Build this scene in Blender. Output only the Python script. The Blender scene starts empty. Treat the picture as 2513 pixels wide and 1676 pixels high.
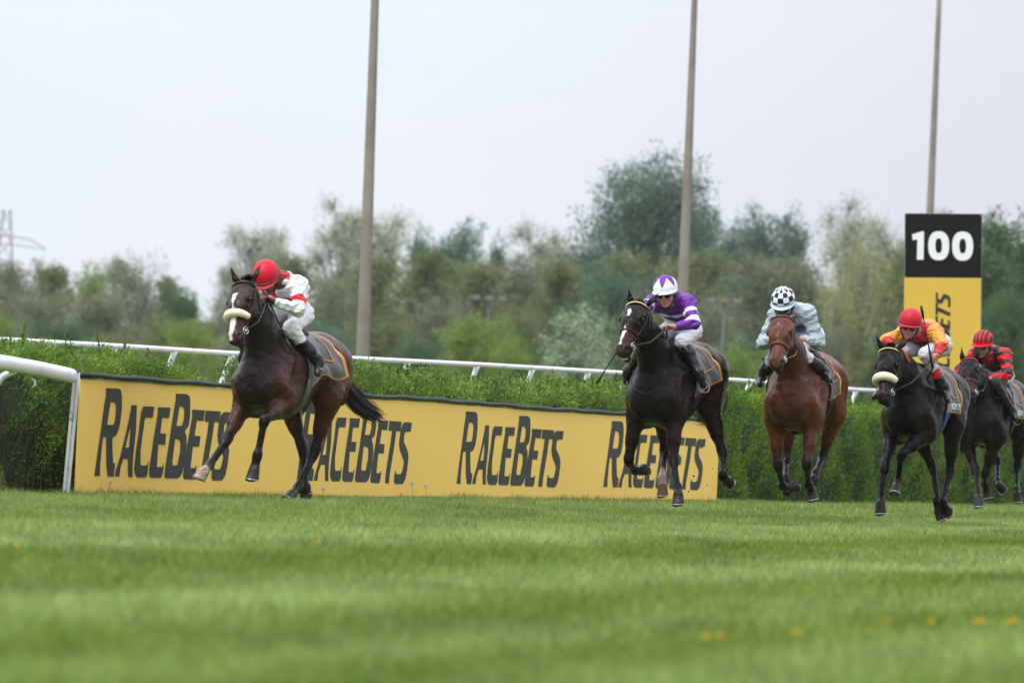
DO_RIDERS = True; DO_GRASS = True; DO_HEDGE = True; DO_TREES = True; DO_HAZE = True; HAZE = .00011
import bpy, bmesh, math, random
import numpy as np
from mathutils import Vector, Matrix
from mathutils.geometry import tessellate_polygon

random.seed(7)
rng = np.random.default_rng(7)
scene = bpy.context.scene
COL = scene.collection

# ---------------------------------------------------------------- camera
SW, SH = 2513.0, 1676.0
FPX = 200.0/36.0*SW
CX, CY = SW/2, SH/2
CAM_H = 0.61
ROLL = math.radians(2.7)
PITCH = math.atan(249.5*math.cos(ROLL)/FPX)
F_ = np.array([0.0, math.cos(PITCH), math.sin(PITCH)])
_R0 = np.array([1.0, 0.0, 0.0]); _U0 = np.array([0.0, -math.sin(PITCH), math.cos(PITCH)])
R_ = math.cos(ROLL)*_R0+math.sin(ROLL)*_U0
U_ = math.cos(ROLL)*_U0-math.sin(ROLL)*_R0
CAM = np.array([0.0, 0.0, CAM_H])

cam_d = bpy.data.cameras.new("camera")
cam = bpy.data.objects.new("camera", cam_d)
COL.objects.link(cam)
cam_d.lens = 200.0
cam_d.sensor_width = 36.0
cam_d.clip_start = 0.5
cam_d.clip_end = 5000.0
cam_d.dof.use_dof = True
cam_d.dof.focus_distance = 53.0
cam_d.dof.aperture_fstop = 4.0
cam.matrix_world = Matrix(((R_[0], U_[0], -F_[0], CAM[0]), (R_[1], U_[1], -F_[1], CAM[1]),
                           (R_[2], U_[2], -F_[2], CAM[2]), (0, 0, 0, 1)))
scene.camera = cam

# ---------------------------------------------------------------- world, sun, exposure
SUN_ELEV, SUN_ROT = math.radians(52), math.radians(215)
world = bpy.data.worlds.new("World"); scene.world = world
world.use_nodes = True
wn = world.node_tree; wn.nodes.clear()
w_out = wn.nodes.new('ShaderNodeOutputWorld')
w_sky = wn.nodes.new('ShaderNodeTexSky'); w_sky.sky_type = 'NISHITA'; w_sky.sun_disc = False
w_sky.sun_elevation = SUN_ELEV; w_sky.sun_rotation = SUN_ROT
w_bg1 = wn.nodes.new('ShaderNodeBackground'); w_bg1.inputs[1].default_value = 0.05
w_bg2 = wn.nodes.new('ShaderNodeBackground'); w_bg2.inputs[1].default_value = 1.0
w_tc = wn.nodes.new('ShaderNodeTexCoord')
w_sep = wn.nodes.new('ShaderNodeSeparateXYZ')
w_noise = wn.nodes.new('ShaderNodeTexNoise'); w_noise.inputs['Scale'].default_value = 5.0; w_noise.inputs['Detail'].default_value = 3.0
w_map = wn.nodes.new('ShaderNodeMapping'); w_map.inputs['Scale'].default_value = (1.0, 1.0, 2.5)
w_ramp = wn.nodes.new('ShaderNodeValToRGB')      # the even overcast: a little greyer to the east, whiter low down
w_ramp.color_ramp.elements[0].position = 0.40; w_ramp.color_ramp.elements[0].color = (0.77, 0.88, 0.97, 1)
w_ramp.color_ramp.elements[1].position = 0.62; w_ramp.color_ramp.elements[1].color = (0.86, 0.895, 0.97, 1)
w_mx = wn.nodes.new('ShaderNodeMapRange')
w_mx.inputs['From Min'].default_value = -0.02; w_mx.inputs['From Max'].default_value = 0.10
w_mx.inputs['To Min'].default_value = 0.0; w_mx.inputs['To Max'].default_value = 1.0
w_mix = wn.nodes.new('ShaderNodeMix'); w_mix.data_type = 'RGBA'; w_mix.inputs[7].default_value = (0.73, 0.74, 0.83, 1)
w_add = wn.nodes.new('ShaderNodeMixShader'); w_add.inputs[0].default_value = 0.95
L = wn.links.new
# an overcast sky is about three times as bright overhead as at the horizon
w_el = wn.nodes.new('ShaderNodeMapRange'); w_el.inputs['From Min'].default_value = 0.05; w_el.inputs['From Max'].default_value = 1.0
w_el.inputs['To Min'].default_value = 0.78; w_el.inputs['To Max'].default_value = 2.3
L(w_sep.outputs[2], w_el.inputs[0]); L(w_el.outputs[0], w_bg2.inputs[1])
L(w_tc.outputs['Generated'], w_map.inputs[0]); L(w_map.outputs[0], w_noise.inputs['Vector'])
L(w_noise.outputs[0], w_ramp.inputs[0]); L(w_tc.outputs['Generated'], w_sep.inputs[0])
L(w_sep.outputs[0], w_mx.inputs[0]); L(w_mx.outputs[0], w_mix.inputs[0]); L(w_ramp.outputs[0], w_mix.inputs[6])
L(w_mix.outputs[2], w_bg2.inputs[0]); L(w_sky.outputs[0], w_bg1.inputs[0])
L(w_bg1.outputs[0], w_add.inputs[1]); L(w_bg2.outputs[0], w_add.inputs[2]); L(w_add.outputs[0], w_out.inputs[0])

sun_d = bpy.data.lights.new("sun", 'SUN'); sun_d.energy = 1.5; sun_d.angle = math.radians(10); sun_d.color = (1.0, 0.97, 0.92)
sun = bpy.data.objects.new("sun", sun_d); COL.objects.link(sun)
_az = math.radians(215)     # the sun stands behind the camera's left shoulder, high up
_sd = Vector((math.sin(_az)*math.cos(SUN_ELEV), math.cos(_az)*math.cos(SUN_ELEV), math.sin(SUN_ELEV)))
sun.rotation_euler = _sd.to_track_quat('Z', 'Y').to_euler()
scene.view_settings.view_transform = 'Standard'
scene.view_settings.look = 'None'
scene.view_settings.exposure = 0.40
scene.view_settings.gamma = 1.0
scene.cycles.use_denoising = True
scene.cycles.max_bounces = 6
scene.cycles.transparent_max_bounces = 12
scene.cycles.volume_bounces = 0
scene.cycles.volume_step_rate = 5

# ---------------------------------------------------------------- pixel <-> space helpers (photo pixels, 2513 wide)
def ray(u, v):
    return F_+R_*((u-CX)/FPX)-U_*((v-CY)/FPX)
def unproj(u, v, d):
    return CAM+ray(u, v)*d
def proj(P):
    q = np.asarray(P, float)-CAM
    z = q@F_
    return (q@R_)/z*FPX+CX, CY-(q@U_)/z*FPX

# ---------------------------------------------------------------- object helpers
def tag(o, label=None, cat=None, group=None, kind=None):
    if label: o['label'] = label
    if cat: o['category'] = cat
    if group: o['group'] = group
    if kind: o['kind'] = kind
    return o
def empty(name, loc, rotz=0.0):
    o = bpy.data.objects.new(name, None); COL.objects.link(o)
    o.location = loc; o.rotation_euler = (0, 0, rotz); o.empty_display_size = 0.3
    return o
def link_mesh(name, me, mats, parent=None, smooth=True):
    o = bpy.data.objects.new(name, me); COL.objects.link(o)
    if not isinstance(mats, (list, tuple)): mats = [mats]
    for m in mats: me.materials.append(m)
    if smooth: me.shade_smooth()
    if parent is not None: o.parent = parent
    return o
def mesh_np(name, V, Fc, nside, color=None, matidx=None):
    """V (n,3), Fc (m,nside) -> mesh"""
    me = bpy.data.meshes.new(name)
    V = np.ascontiguousarray(V, dtype=np.float32); Fc = np.ascontiguousarray(Fc, dtype=np.int32)
    me.vertices.add(len(V)); me.vertices.foreach_set('co', V.ravel())
    me.loops.add(Fc.size); me.loops.foreach_set('vertex_index', Fc.ravel())
    me.polygons.add(len(Fc)); me.polygons.foreach_set('loop_start', np.arange(0, Fc.size, nside, dtype=np.int32))
    if matidx is not None: me.polygons.foreach_set('material_index', np.asarray(matidx, dtype=np.int32))
    me.update(calc_edges=True)
    if color is not None:
        set_color(me, color)
    return me
def set_color(me, color, name='col'):
    a = me.color_attributes.new(name, 'FLOAT_COLOR', 'POINT')
    c = np.ones((len(color), 4), dtype=np.float32); c[:, :3] = color
    a.data.foreach_set('color', c.ravel())
class MB:
    """collects polygons for one mesh object"""
    def __init__(self): self.v = []; self.f = []; self.mi = []; self.cur = 0
    def add(self, vs, fs):
        n = len(self.v); self.v.extend([tuple(map(float, p)) for p in vs])
        for f in fs: self.f.append(tuple(n+i for i in f)); self.mi.append(self.cur)
    def box(self, c, s, M=None):
        c = np.array(c, float); h = np.array(s, float)/2
        M = np.eye(3) if M is None else np.array(M, float)
        vs = [c+M@(h*np.array([x, y, z])) for x in (-1, 1) for y in (-1, 1) for z in (-1, 1)]
        self.add(vs, [(0, 1, 3, 2), (4, 6, 7, 5), (0, 4, 5, 1), (2, 3, 7, 6), (0, 2, 6, 4), (1, 5, 7, 3)])
    def tube(self, pts, r, n=8, cap=True, flat=None):
        pts = [np.array(p, float) for p in pts]; m = len(pts)
        rs = [r]*m if np.isscalar(r) else list(r)
        vs = []; prev = None
        for i, p in enumerate(pts):
            t = pts[min(i+1, m-1)]-pts[max(i-1, 0)]; t = t/(np.linalg.norm(t)+1e-9)
            if prev is None:
                a = np.array([0, 0, 1.0]) if abs(t[2]) < .9 else np.array([1.0, 0, 0])
            else: a = prev
            a = a-t*(a@t); a /= (np.linalg.norm(a)+1e-9); prev = a; b = np.cross(t, a)
            for k in range(n):
                an = 2*math.pi*k/n
                vs.append(p+(a*math.cos(an)+b*math.sin(an))*rs[i])
        fs = [(i*n+k, i*n+(k+1) % n, (i+1)*n+(k+1) % n, (i+1)*n+k) for i in range(m-1) for k in range(n)]
        if cap: fs.append(tuple(range(n-1, -1, -1))); fs.append(tuple((m-1)*n+k for k in range(n)))
        self.add(vs, fs)
    def build(self, name, mats, parent=None, smooth=False):
        me = bpy.data.meshes.new(name); me.from_pydata(self.v, [], self.f); me.update()
        me.polygons.foreach_set('material_index', np.array(self.mi, dtype=np.int32))
        return link_mesh(name, me, mats, parent, smooth)
def add_bevel(o, w, seg=2):
    m = o.modifiers.new('bevel', 'BEVEL'); m.width = w; m.segments = seg; m.limit_method = 'ANGLE'
    return o

# ---------------------------------------------------------------- materials
def nt_new(name):
    m = bpy.data.materials.new(name); m.use_nodes = True
    nt = m.node_tree; b = nt.nodes['Principled BSDF']
    return m, nt, b
def mat(name, col, rough=0.6, metal=0.0, var=0.0, vscale=8.0, bump=0.0, bscale=60.0, attr=None, spec=0.5, coat=0.0,
        sheen=0.0, col2=None, detail=4.0, trans=0.0, stretch=None, dirt=None):
    m, nt, b = nt_new(name); ln = nt.links.new
    b.inputs['Roughness'].default_value = rough; b.inputs['Metallic'].default_value = metal
    b.inputs['Specular IOR Level'].default_value = spec; b.inputs['Coat Weight'].default_value = coat
    b.inputs['Sheen Weight'].default_value = sheen
    tc = nt.nodes.new('ShaderNodeTexCoord'); src = tc.outputs['Object']
    if stretch:
        mp = nt.nodes.new('ShaderNodeMapping'); mp.inputs['Scale'].default_value = stretch
        ln(src, mp.inputs[0]); src = mp.outputs[0]
    base = None
    if attr:
        a = nt.nodes.new('ShaderNodeVertexColor'); a.layer_name = attr; base = a.outputs[0]
    if var > 0 or col2 is not None:
        n = nt.nodes.new('ShaderNodeTexNoise'); n.inputs['Scale'].default_value = vscale; n.inputs['Detail'].default_value = detail
        ln(src, n.inputs['Vector'])
        if col2 is not None:
            mr = nt.nodes.new('ShaderNodeMapRange'); mr.inputs[1].default_value = .35; mr.inputs[2].default_value = .65
            ln(n.outputs[0], mr.inputs[0])
            mx = nt.nodes.new('ShaderNodeMix'); mx.data_type = 'RGBA'
            mx.inputs[6].default_value = (*col, 1); mx.inputs[7].default_value = (*col2, 1); ln(mr.outputs[0], mx.inputs[0])
            base = mx.outputs[2]
        if var > 0:
            mr = nt.nodes.new('ShaderNodeMapRange'); mr.inputs[1].default_value = .25; mr.inputs[2].default_value = .75
            mr.inputs[3].default_value = 1-var; mr.inputs[4].default_value = 1+var
            ln(n.outputs[0], mr.inputs[0])
            vm = nt.nodes.new('ShaderNodeVectorMath'); vm.operation = 'SCALE'
            if base is not None: ln(base, vm.inputs[0])
            else: vm.inputs[0].default_value = col
            ln(mr.outputs[0], vm.inputs['Scale']); base = vm.outputs[0]
    if dirt:
        dcol, dscale, lo, hi = dirt
        n2 = nt.nodes.new('ShaderNodeTexNoise'); n2.inputs['Scale'].default_value = dscale; n2.inputs['Detail'].default_value = 6
        ln(tc.outputs['Object'], n2.inputs['Vector'])
        mr = nt.nodes.new('ShaderNodeMapRange'); mr.inputs[1].default_value = lo; mr.inputs[2].default_value = hi
        ln(n2.outputs[0], mr.inputs[0])
        mx = nt.nodes.new('ShaderNodeMix'); mx.data_type = 'RGBA'; mx.inputs[7].default_value = (*dcol, 1)
        ln(mr.outputs[0], mx.inputs[0])
        if base is not None: ln(base, mx.inputs[6])
        else: mx.inputs[6].default_value = (*col, 1)
        base = mx.outputs[2]
    if base is not None: ln(base, b.inputs['Base Color'])
    else: b.inputs['Base Color'].default_value = (*col, 1)
    if bump > 0:
        n = nt.nodes.new('ShaderNodeTexNoise'); n.inputs['Scale'].default_value = bscale; n.inputs['Detail'].default_value = 5
        ln(src, n.inputs['Vector'])
        bp = nt.nodes.new('ShaderNodeBump'); bp.inputs['Strength'].default_value = bump; bp.inputs['Distance'].default_value = 0.02
        ln(n.outputs[0], bp.inputs['Height']); ln(bp.outputs[0], b.inputs['Normal'])
    return m
def leaf_mat(name, c1, c2, trans=0.35, rough=0.5, vscale=1.5):
    """two-sided leaf: diffuse + translucent, colour varied in clumps and per leaf (attribute)"""
    m, nt, b = nt_new(name); ln = nt.links.new
    tc = nt.nodes.new('ShaderNodeTexCoord')
    n = nt.nodes.new('ShaderNodeTexNoise'); n.inputs['Scale'].default_value = vscale; n.inputs['Detail'].default_value = 3
    ln(tc.outputs['Object'], n.inputs['Vector'])
    mr = nt.nodes.new('ShaderNodeMapRange'); mr.inputs[1].default_value = .35; mr.inputs[2].default_value = .65
    ln(n.outputs[0], mr.inputs[0])
    mx = nt.nodes.new('ShaderNodeMix'); mx.data_type = 'RGBA'; mx.inputs[6].default_value = (*c1, 1); mx.inputs[7].default_value = (*c2, 1)
    ln(mr.outputs[0], mx.inputs[0])
    a = nt.nodes.new('ShaderNodeVertexColor'); a.layer_name = 'col'
    mu = nt.nodes.new('ShaderNodeMix'); mu.data_type = 'RGBA'; mu.blend_type = 'MULTIPLY'; mu.inputs[0].default_value = 1
    ln(mx.outputs[2], mu.inputs[6]); ln(a.outputs[0], mu.inputs[7])
    ln(mu.outputs[2], b.inputs['Base Color']); b.inputs['Roughness'].default_value = rough
    b.inputs['Specular IOR Level'].default_value = .3
    t = nt.nodes.new('ShaderNodeBsdfTranslucent'); ln(mu.outputs[2], t.inputs[0])
    ms = nt.nodes.new('ShaderNodeMixShader'); ms.inputs[0].default_value = trans
    out = nt.nodes['Material Output']
    ln(b.outputs[0], ms.inputs[1]); ln(t.outputs[0], ms.inputs[2]); ln(ms.outputs[0], out.inputs[0])
    return m
# ---------------------------------------------------------------- implicit-surface modelling (smooth unions of tapered limbs)
def nrm(v):
    v = np.asarray(v, float); return v/(np.linalg.norm(v)+1e-12)
def A(*v): return np.array(v, float)
class Sdf:
    def __init__(self): self.p = []
    def cone(self, a, b, ra, rb, k=.04, lat=None, s=1.0, c=(0, 0, 0), c2=None, cut=None):
        a = A(*a); b = A(*b)
        self.p.append(dict(t='c', a=a, b=b, ra=ra, rb=rb, k=k, lat=None if lat is None else nrm(lat), s=s, c=c, c2=c2 if c2 is not None else c,
                           cut=cut, lo=np.minimum(a-ra*max(s, 1), b-rb*max(s, 1)), hi=np.maximum(a+ra*max(s, 1), b+rb*max(s, 1))))
        return len(self.p)-1
    def ell(self, c0, r, ax=None, k=.04, c=(0, 0, 0), sub=False):
        c0 = A(*c0); r = A(*r); ax = np.eye(3) if ax is None else np.array(ax, float)   # rows = axes
        m = max(r)
        self.p.append(dict(t='e', a=c0, r=r, ax=ax, k=k, c=c, c2=c, sub=sub, lo=c0-m, hi=c0+m))
        return len(self.p)-1
    def d1(self, q, P):
        if q['t'] == 'c':
            a, b = q['a'].astype(np.float32), q['b'].astype(np.float32)
            ab = b-a; l2 = float(ab@ab)+1e-9
            pa = P-a
            t = np.clip((pa@ab)/l2, 0, 1)
            d = pa-t[..., None]*ab
            r = q['ra']+(q['rb']-q['ra'])*t
            if q['lat'] is not None and q['s'] != 1:
                n = q['lat'].astype(np.float32); dn = d@n; s = q['s']
                dd = (d*d).sum(-1)-dn*dn
                ln_ = np.sqrt(np.maximum(dd+(dn/s)**2, 1e-10)); k1 = np.sqrt(np.maximum(dd+(dn/s**2)**2, 1e-10))
                D = (ln_-r)*ln_/k1
            else:
                D = np.sqrt((d*d).sum(-1))-r
            if q['cut'] is not None:
                pp, nn = q['cut']; D = np.maximum(D, (P-pp.astype(np.float32))@nn.astype(np.float32))
            return D, t
        loc = (P-q['a'].astype(np.float32))@(q['ax'].T.astype(np.float32))
        r = q['r'].astype(np.float32)
        k0 = np.sqrt(((loc/r)**2).sum(-1))+1e-6; k1 = np.sqrt(((loc/(r*r))**2).sum(-1))+1e-6
        return k0*(k0-1)/k1, np.zeros(P.shape[:-1], np.float32)
    def comb(self, D, d, q):
        k = q['k']
        if q.get('sub'):
            d = -d; h = np.maximum(k-np.abs(D-d), 0)/k; return np.maximum(D, d)+h*h*k*.25
        h = np.maximum(k-np.abs(D-d), 0)/k; return np.minimum(D, d)-h*h*k*.25
    def ev(self, P):
        P = np.asarray(P, np.float32); D = np.full(P.shape[:-1], 1.0, np.float32)
        for q in self.p: D = self.comb(D, self.d1(q, P)[0], q)
        return D
    def grad(self, P, e=.004):
        g = np.stack([self.ev(P+A(*(e if i == j else 0 for j in range(3))))-self.ev(P-A(*(e if i == j else 0 for j in range(3)))) for i in range(3)], -1)
        return g/(np.linalg.norm(g, axis=-1, keepdims=True)+1e-9)
    def snap(self, P, off=0.0, it=6):
        P = np.array(P, float)
        for _ in range(it):
            g = self.grad(P); P = P-g*(self.ev(P)-off)[..., None]*.9
        return P
    def colors(self, V, soft=.02):
        W = np.zeros(len(V)); C = np.zeros((len(V), 3)); best = np.full(len(V), 9.0); idx = np.zeros(len(V), int); tt = np.zeros(len(V))
        for i, q in enumerate(self.p):
            if q.get('sub'): continue
            d, t = self.d1(q, V.astype(np.float32))
            w = np.exp(-np.maximum(d, -.02)/soft)
            c = np.array(q['c'])[None]*(1-t[:, None])+np.array(q['c2'])[None]*t[:, None]
            W += w; C += w[:, None]*c
            m = d < best; best[m] = d[m]; idx[m] = i; tt[m] = t[m]
        return C/W[:, None], idx, tt
    def mesh(self, h):
        lo = np.min([q['lo'] for q in self.p], 0)-4*h; hi = np.max([q['hi'] for q in self.p], 0)+4*h
        n = np.ceil((hi-lo)/h).astype(int)+1
        vol = np.full(tuple(n), .5, np.float32)
        ax = [(lo[i]+h*np.arange(n[i])).astype(np.float32) for i in range(3)]
        for q in self.p:
            m = q['k']+3*h
            i0 = np.clip(np.floor((q['lo']-m-lo)/h).astype(int), 0, n-1); i1 = np.clip(np.ceil((q['hi']+m-lo)/h).astype(int)+1, 1, n)
            sl = tuple(slice(i0[j], i1[j]) for j in range(3))
            G = np.stack(np.meshgrid(ax[0][sl[0]], ax[1][sl[1]], ax[2][sl[2]], indexing='ij'), -1)
            vol[sl] = self.comb(vol[sl], self.d1(q, G)[0], q)
        V, Fq = surface_nets(vol)
        return lo+V*h, Fq
def surface_nets(vol):
    ins = vol < 0
    nx, ny, nz = vol.shape
    c = np.zeros((nx-1, ny-1, nz-1), np.int8)
    for dx in (0, 1):
        for dy in (0, 1):
            for dz in (0, 1):
                c += ins[dx:nx-1+dx, dy:ny-1+dy, dz:nz-1+dz]
    act = (c > 0) & (c < 8)
    I = np.argwhere(act)
    idm = np.full(act.shape, -1, np.int64); idm[act] = np.arange(len(I))
    acc = np.zeros((len(I), 3)); cnt = np.zeros(len(I))
    cor = [(x, y, z) for x in (0, 1) for y in (0, 1) for z in (0, 1)]
    for a in cor:
        for ax in range(3):
            if a[ax] == 1: continue
            b = list(a); b[ax] = 1
            va = vol[I[:, 0]+a[0], I[:, 1]+a[1], I[:, 2]+a[2]]; vb = vol[I[:, 0]+b[0], I[:, 1]+b[1], I[:, 2]+b[2]]
            m = (va < 0) != (vb < 0)
            t = np.where(m, va/(va-vb+1e-12*(va == vb)), 0)
            p = np.array(a, float)[None]+t[:, None]*(np.array(b)-np.array(a))[None]
            acc[m] += p[m]; cnt[m] += 1
    V = I+acc/cnt[:, None]
    Fs = []
    for ax in range(3):
        sa = [slice(None)]*3; sb = [slice(None)]*3; sa[ax] = slice(0, -1); sb[ax] = slice(1, None)
        A_, B_ = ins[tuple(sa)], ins[tuple(sb)]
        E = np.argwhere(A_ != B_)
        o1, o2 = (ax+1) % 3, (ax+2) % 3
        E = E[(E[:, o1] > 0) & (E[:, o2] > 0) & (E[:, o1] < vol.shape[o1]-1) & (E[:, o2] < vol.shape[o2]-1)]
        def g(d1, d2):
            e = E.copy(); e[:, o1] -= d1; e[:, o2] -= d2; return idm[e[:, 0], e[:, 1], e[:, 2]]
        q = np.stack([g(1, 1), g(0, 1), g(0, 0), g(1, 0)], 1)
        fl = ~A_[E[:, 0], E[:, 1], E[:, 2]]
        q[fl] = q[fl][:, ::-1]
        Fs.append(q)
    return V, np.concatenate(Fs)
def sdf_object(name, S, h, material, parent, colfn=None, soft=.02, disp=None):
    V, Fq = S.mesh(h)
    C, idx, t = S.colors(V, soft)
    if colfn is not None: C = colfn(V, idx, t, C)
    if disp is not None:
        g = S.grad(V); V = V+g*disp(V)[:, None]
    me = mesh_np(name, V, Fq, 4, C)
    return link_mesh(name, me, material, parent)
# ---------------------------------------------------------------- the board line, ground and turf
BL = unproj(185.0, 1208.5, 47.5); BR = unproj(1757.8, 1230.2, 69.0)
BL[2] = BR[2] = 0
BD = nrm(BR-BL); BN = nrm(np.array([BD[1], -BD[0], 0]))          # along the board (away from the camera), towards the track
if BN[0] < 0: BN = -BN
BLEN = float(np.linalg.norm(BR-BL))
def bp(s, z, out=0.0): return BL+BD*s+BN*out+A(0, 0, z)
def on_board(u, v, out=0.0):
    d = ray(u, v); P0 = BL+BN*out; t = ((P0-CAM)@BN)/(d@BN); P = CAM+d*t
    return (P-BL)@BD, P[2]
SL = BD[1]/BD[0]
def ground_z(x, y):
    """gentle unevenness of the turf, and the raised bank behind the hedge"""
    q = -((x-BL[0])*BN[0]+(y-BL[1])*BN[1])          # distance behind the board
    bank = .30*np.clip((q-1.6)/2.5, 0, 1)**2*(3-2*np.clip((q-1.6)/2.5, 0, 1))
    near = np.exp(-((q)/1.2)**2)
    wv = .018*np.sin(x*.9+y*.31)*np.sin(y*.42-x*.2)+.012*np.sin(x*2.1-y*.8)
    return wv*(1-.8*near)*np.clip((y-9)/6, 0, 1)*(q < 3)+bank

# turf material: mown bands run along the track
def turf_nodes(nt, b, dark, light, tip=None):
    ln = nt.links.new
    g = nt.nodes.new('ShaderNodeNewGeometry'); sp = nt.nodes.new('ShaderNodeSeparateXYZ'); ln(g.outputs['Position'], sp.inputs[0])
    # w = y - x*SL : where the band crosses the middle line of sight
    m1 = nt.nodes.new('ShaderNodeMath'); m1.operation = 'MULTIPLY'; m1.inputs[1].default_value = -float(SL); ln(sp.outputs[0], m1.inputs[0])
    m2 = nt.nodes.new('ShaderNodeMath'); m2.operation = 'ADD'; ln(m1.outputs[0], m2.inputs[0]); ln(sp.outputs[1], m2.inputs[1])
    nz = nt.nodes.new('ShaderNodeTexNoise'); nz.inputs['Scale'].default_value = .55; nz.inputs['Detail'].default_value = 4
    mp = nt.nodes.new('ShaderNodeMapping'); mp.inputs['Scale'].default_value = (1.0, .35, 1); mp.inputs['Rotation'].default_value = (0, 0, math.atan2(BD[0], BD[1]))
    ln(g.outputs['Position'], mp.inputs[0]); ln(mp.outputs[0], nz.inputs['Vector'])
    m3 = nt.nodes.new('ShaderNodeMath'); m3.operation = 'MULTIPLY_ADD'; m3.inputs[1].default_value = 4.0; m3.inputs[2].default_value = -2.0; ln(nz.outputs[0], m3.inputs[0])
    m4 = nt.nodes.new('ShaderNodeMath'); m4.operation = 'ADD'; ln(m2.outputs[0], m4.inputs[0]); ln(m3.outputs[0], m4.inputs[1])
    mr = nt.nodes.new('ShaderNodeMapRange'); mr.inputs[1].default_value = 8; mr.inputs[2].default_value = 58; ln(m4.outputs[0], mr.inputs[0])
    cr = nt.nodes.new('ShaderNodeValToRGB'); e = cr.color_ramp.elements
    st_ = [(10, .1), (13.4, .9), (15.2, .35), (16.6, .05), (18.6, .85), (20.3, .2), (22.2, .15), (24.3, .9), (26.5, .85), (30, .15), (34, .1), (37.5, 1.0), (44, .6), (49, .25), (53, .55)]
    K_ = .94
    for i, (w, v) in enumerate(st_):
        p = (w*K_-8)/50
        if i < 2: e[i].position = p; e[i].color = (v, v, v, 1)
        else: q = e.new(min(p, 1)); q.color = (v, v, v, 1)
    cr.color_ramp.interpolation = 'B_SPLINE'
    ln(mr.outputs[0], cr.inputs[0])
    n2 = nt.nodes.new('ShaderNodeTexNoise'); n2.inputs['Scale'].default_value = 3.0; n2.inputs['Detail'].default_value = 6; ln(g.outputs['Position'], n2.inputs['Vector'])
    ad = nt.nodes.new('ShaderNodeMath'); ad.operation = 'MULTIPLY_ADD'; ad.inputs[1].default_value = 1.1; ad.inputs[2].default_value = -.55; ln(n2.outputs[0], ad.inputs[0])
    n5 = nt.nodes.new('ShaderNodeTexNoise'); n5.inputs['Scale'].default_value = 1.1; n5.inputs['Detail'].default_value = 8; n5.inputs['Roughness'].default_value = .75; ln(mp.outputs[0], n5.inputs['Vector'])
    ae = nt.nodes.new('ShaderNodeMath'); ae.operation = 'MULTIPLY_ADD'; ae.inputs[1].default_value = 1.4; ae.inputs[2].default_value = -.7; ln(n5.outputs[0], ae.inputs[0])
    af = nt.nodes.new('ShaderNodeMath'); af.operation = 'ADD'; ln(ad.outputs[0], af.inputs[0]); ln(ae.outputs[0], af.inputs[1])
    a2 = nt.nodes.new('ShaderNodeMath'); a2.operation = 'ADD'; a2.use_clamp = True; ln(cr.outputs[0], a2.inputs[0]); ln(af.outputs[0], a2.inputs[1])
    mx = nt.nodes.new('ShaderNodeMix'); mx.data_type = 'RGBA'; mx.inputs[6].default_value = (*dark, 1); mx.inputs[7].default_value = (*light, 1)
    ln(a2.outputs[0], mx.inputs[0])
    return mx.outputs[2]
M_ground, _nt, _b = nt_new("turf_soil")
_o = turf_nodes(_nt, _b, (.060, .100, .006), (.135, .175, .050)); _nt.links.new(_o, _b.inputs['Base Color']); _b.inputs['Roughness'].default_value = .9; _b.inputs['Specular IOR Level'].default_value = .1
M_grass, _nt, _b = nt_new("grass_blades")
_o = turf_nodes(_nt, _b, (.118, .188, .004), (.300, .385, .125))
_a = _nt.nodes.new('ShaderNodeVertexColor'); _a.layer_name = 'col'
_m = _nt.nodes.new('ShaderNodeMix'); _m.data_type = 'RGBA'; _m.blend_type = 'MULTIPLY'; _m.inputs[0].default_value = 1
_nt.links.new(_o, _m.inputs[6]); _nt.links.new(_a.outputs[0], _m.inputs[7]); _nt.links.new(_m.outputs[2], _b.inputs['Base Color'])
_b.inputs['Roughness'].default_value = .45; _b.inputs['Specular IOR Level'].default_value = .35
_t = _nt.nodes.new('ShaderNodeBsdfTranslucent'); _nt.links.new(_m.outputs[2], _t.inputs[0])
_s = _nt.nodes.new('ShaderNodeMixShader'); _s.inputs[0].default_value = .35
_nt.links.new(_b.outputs[0], _s.inputs[1]); _nt.links.new(_t.outputs[0], _s.inputs[2]); _nt.links.new(_s.outputs[0], _nt.nodes['Material Output'].inputs[0])

def make_ground():
    xs = np.concatenate([np.linspace(-1500, -40, 14), np.linspace(-30, 40, 141), np.linspace(55, 1500, 14)])
    ys = np.concatenate([np.linspace(-200, 0, 6), np.linspace(6, 120, 229), np.linspace(140, 2500, 22)])
    X, Yg = np.meshgrid(xs, ys, indexing='ij'); Z = ground_z(X, Yg)
    V = np.stack([X, Yg, Z], -1).reshape(-1, 3); n = len(ys)
    i, j = np.meshgrid(np.arange(len(xs)-1), np.arange(n-1), indexing='ij'); a = (i*n+j).ravel()
    o = link_mesh('ground', mesh_np('ground', V, np.stack([a, a+n, a+n+1, a+1], 1), 4), M_ground)
    tag(o, kind='structure')
make_ground()

def blades(P, h, w, lean, r, col):
    """n triangular blades of grass -> verts, faces, colours"""
    n = len(P); az = r.uniform(0, 2*math.pi, n); la = r.uniform(0, 2*math.pi, n)
    side = np.stack([np.cos(az), np.sin(az), np.zeros(n)], 1)*(w*r.uniform(.6, 1.3, n)/2)[:, None]
    hh = h*r.uniform(.5, 1.25, n); le = lean*r.uniform(.2, 1.2, n)*hh
    L1 = np.stack([np.cos(la)*le*.35, np.sin(la)*le*.35, hh*.55], 1); L2 = np.stack([np.cos(la)*le, np.sin(la)*le, hh], 1)
    V = np.stack([P-side, P+side, P+L1+side*.75, P+L1-side*.75, P+L2], 1).reshape(-1, 3)
    b = (np.arange(n)*5)[:, None]
    F4 = b+np.array([[0, 1, 2, 3]]); F3 = b+np.array([[3, 2, 4, 4]])
    c = col*r.uniform(.6, 1.4, (n, 1)); C = np.repeat(c, 5, 0)
    return V, F4, b+np.array([[3, 2, 4]]), C
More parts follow.
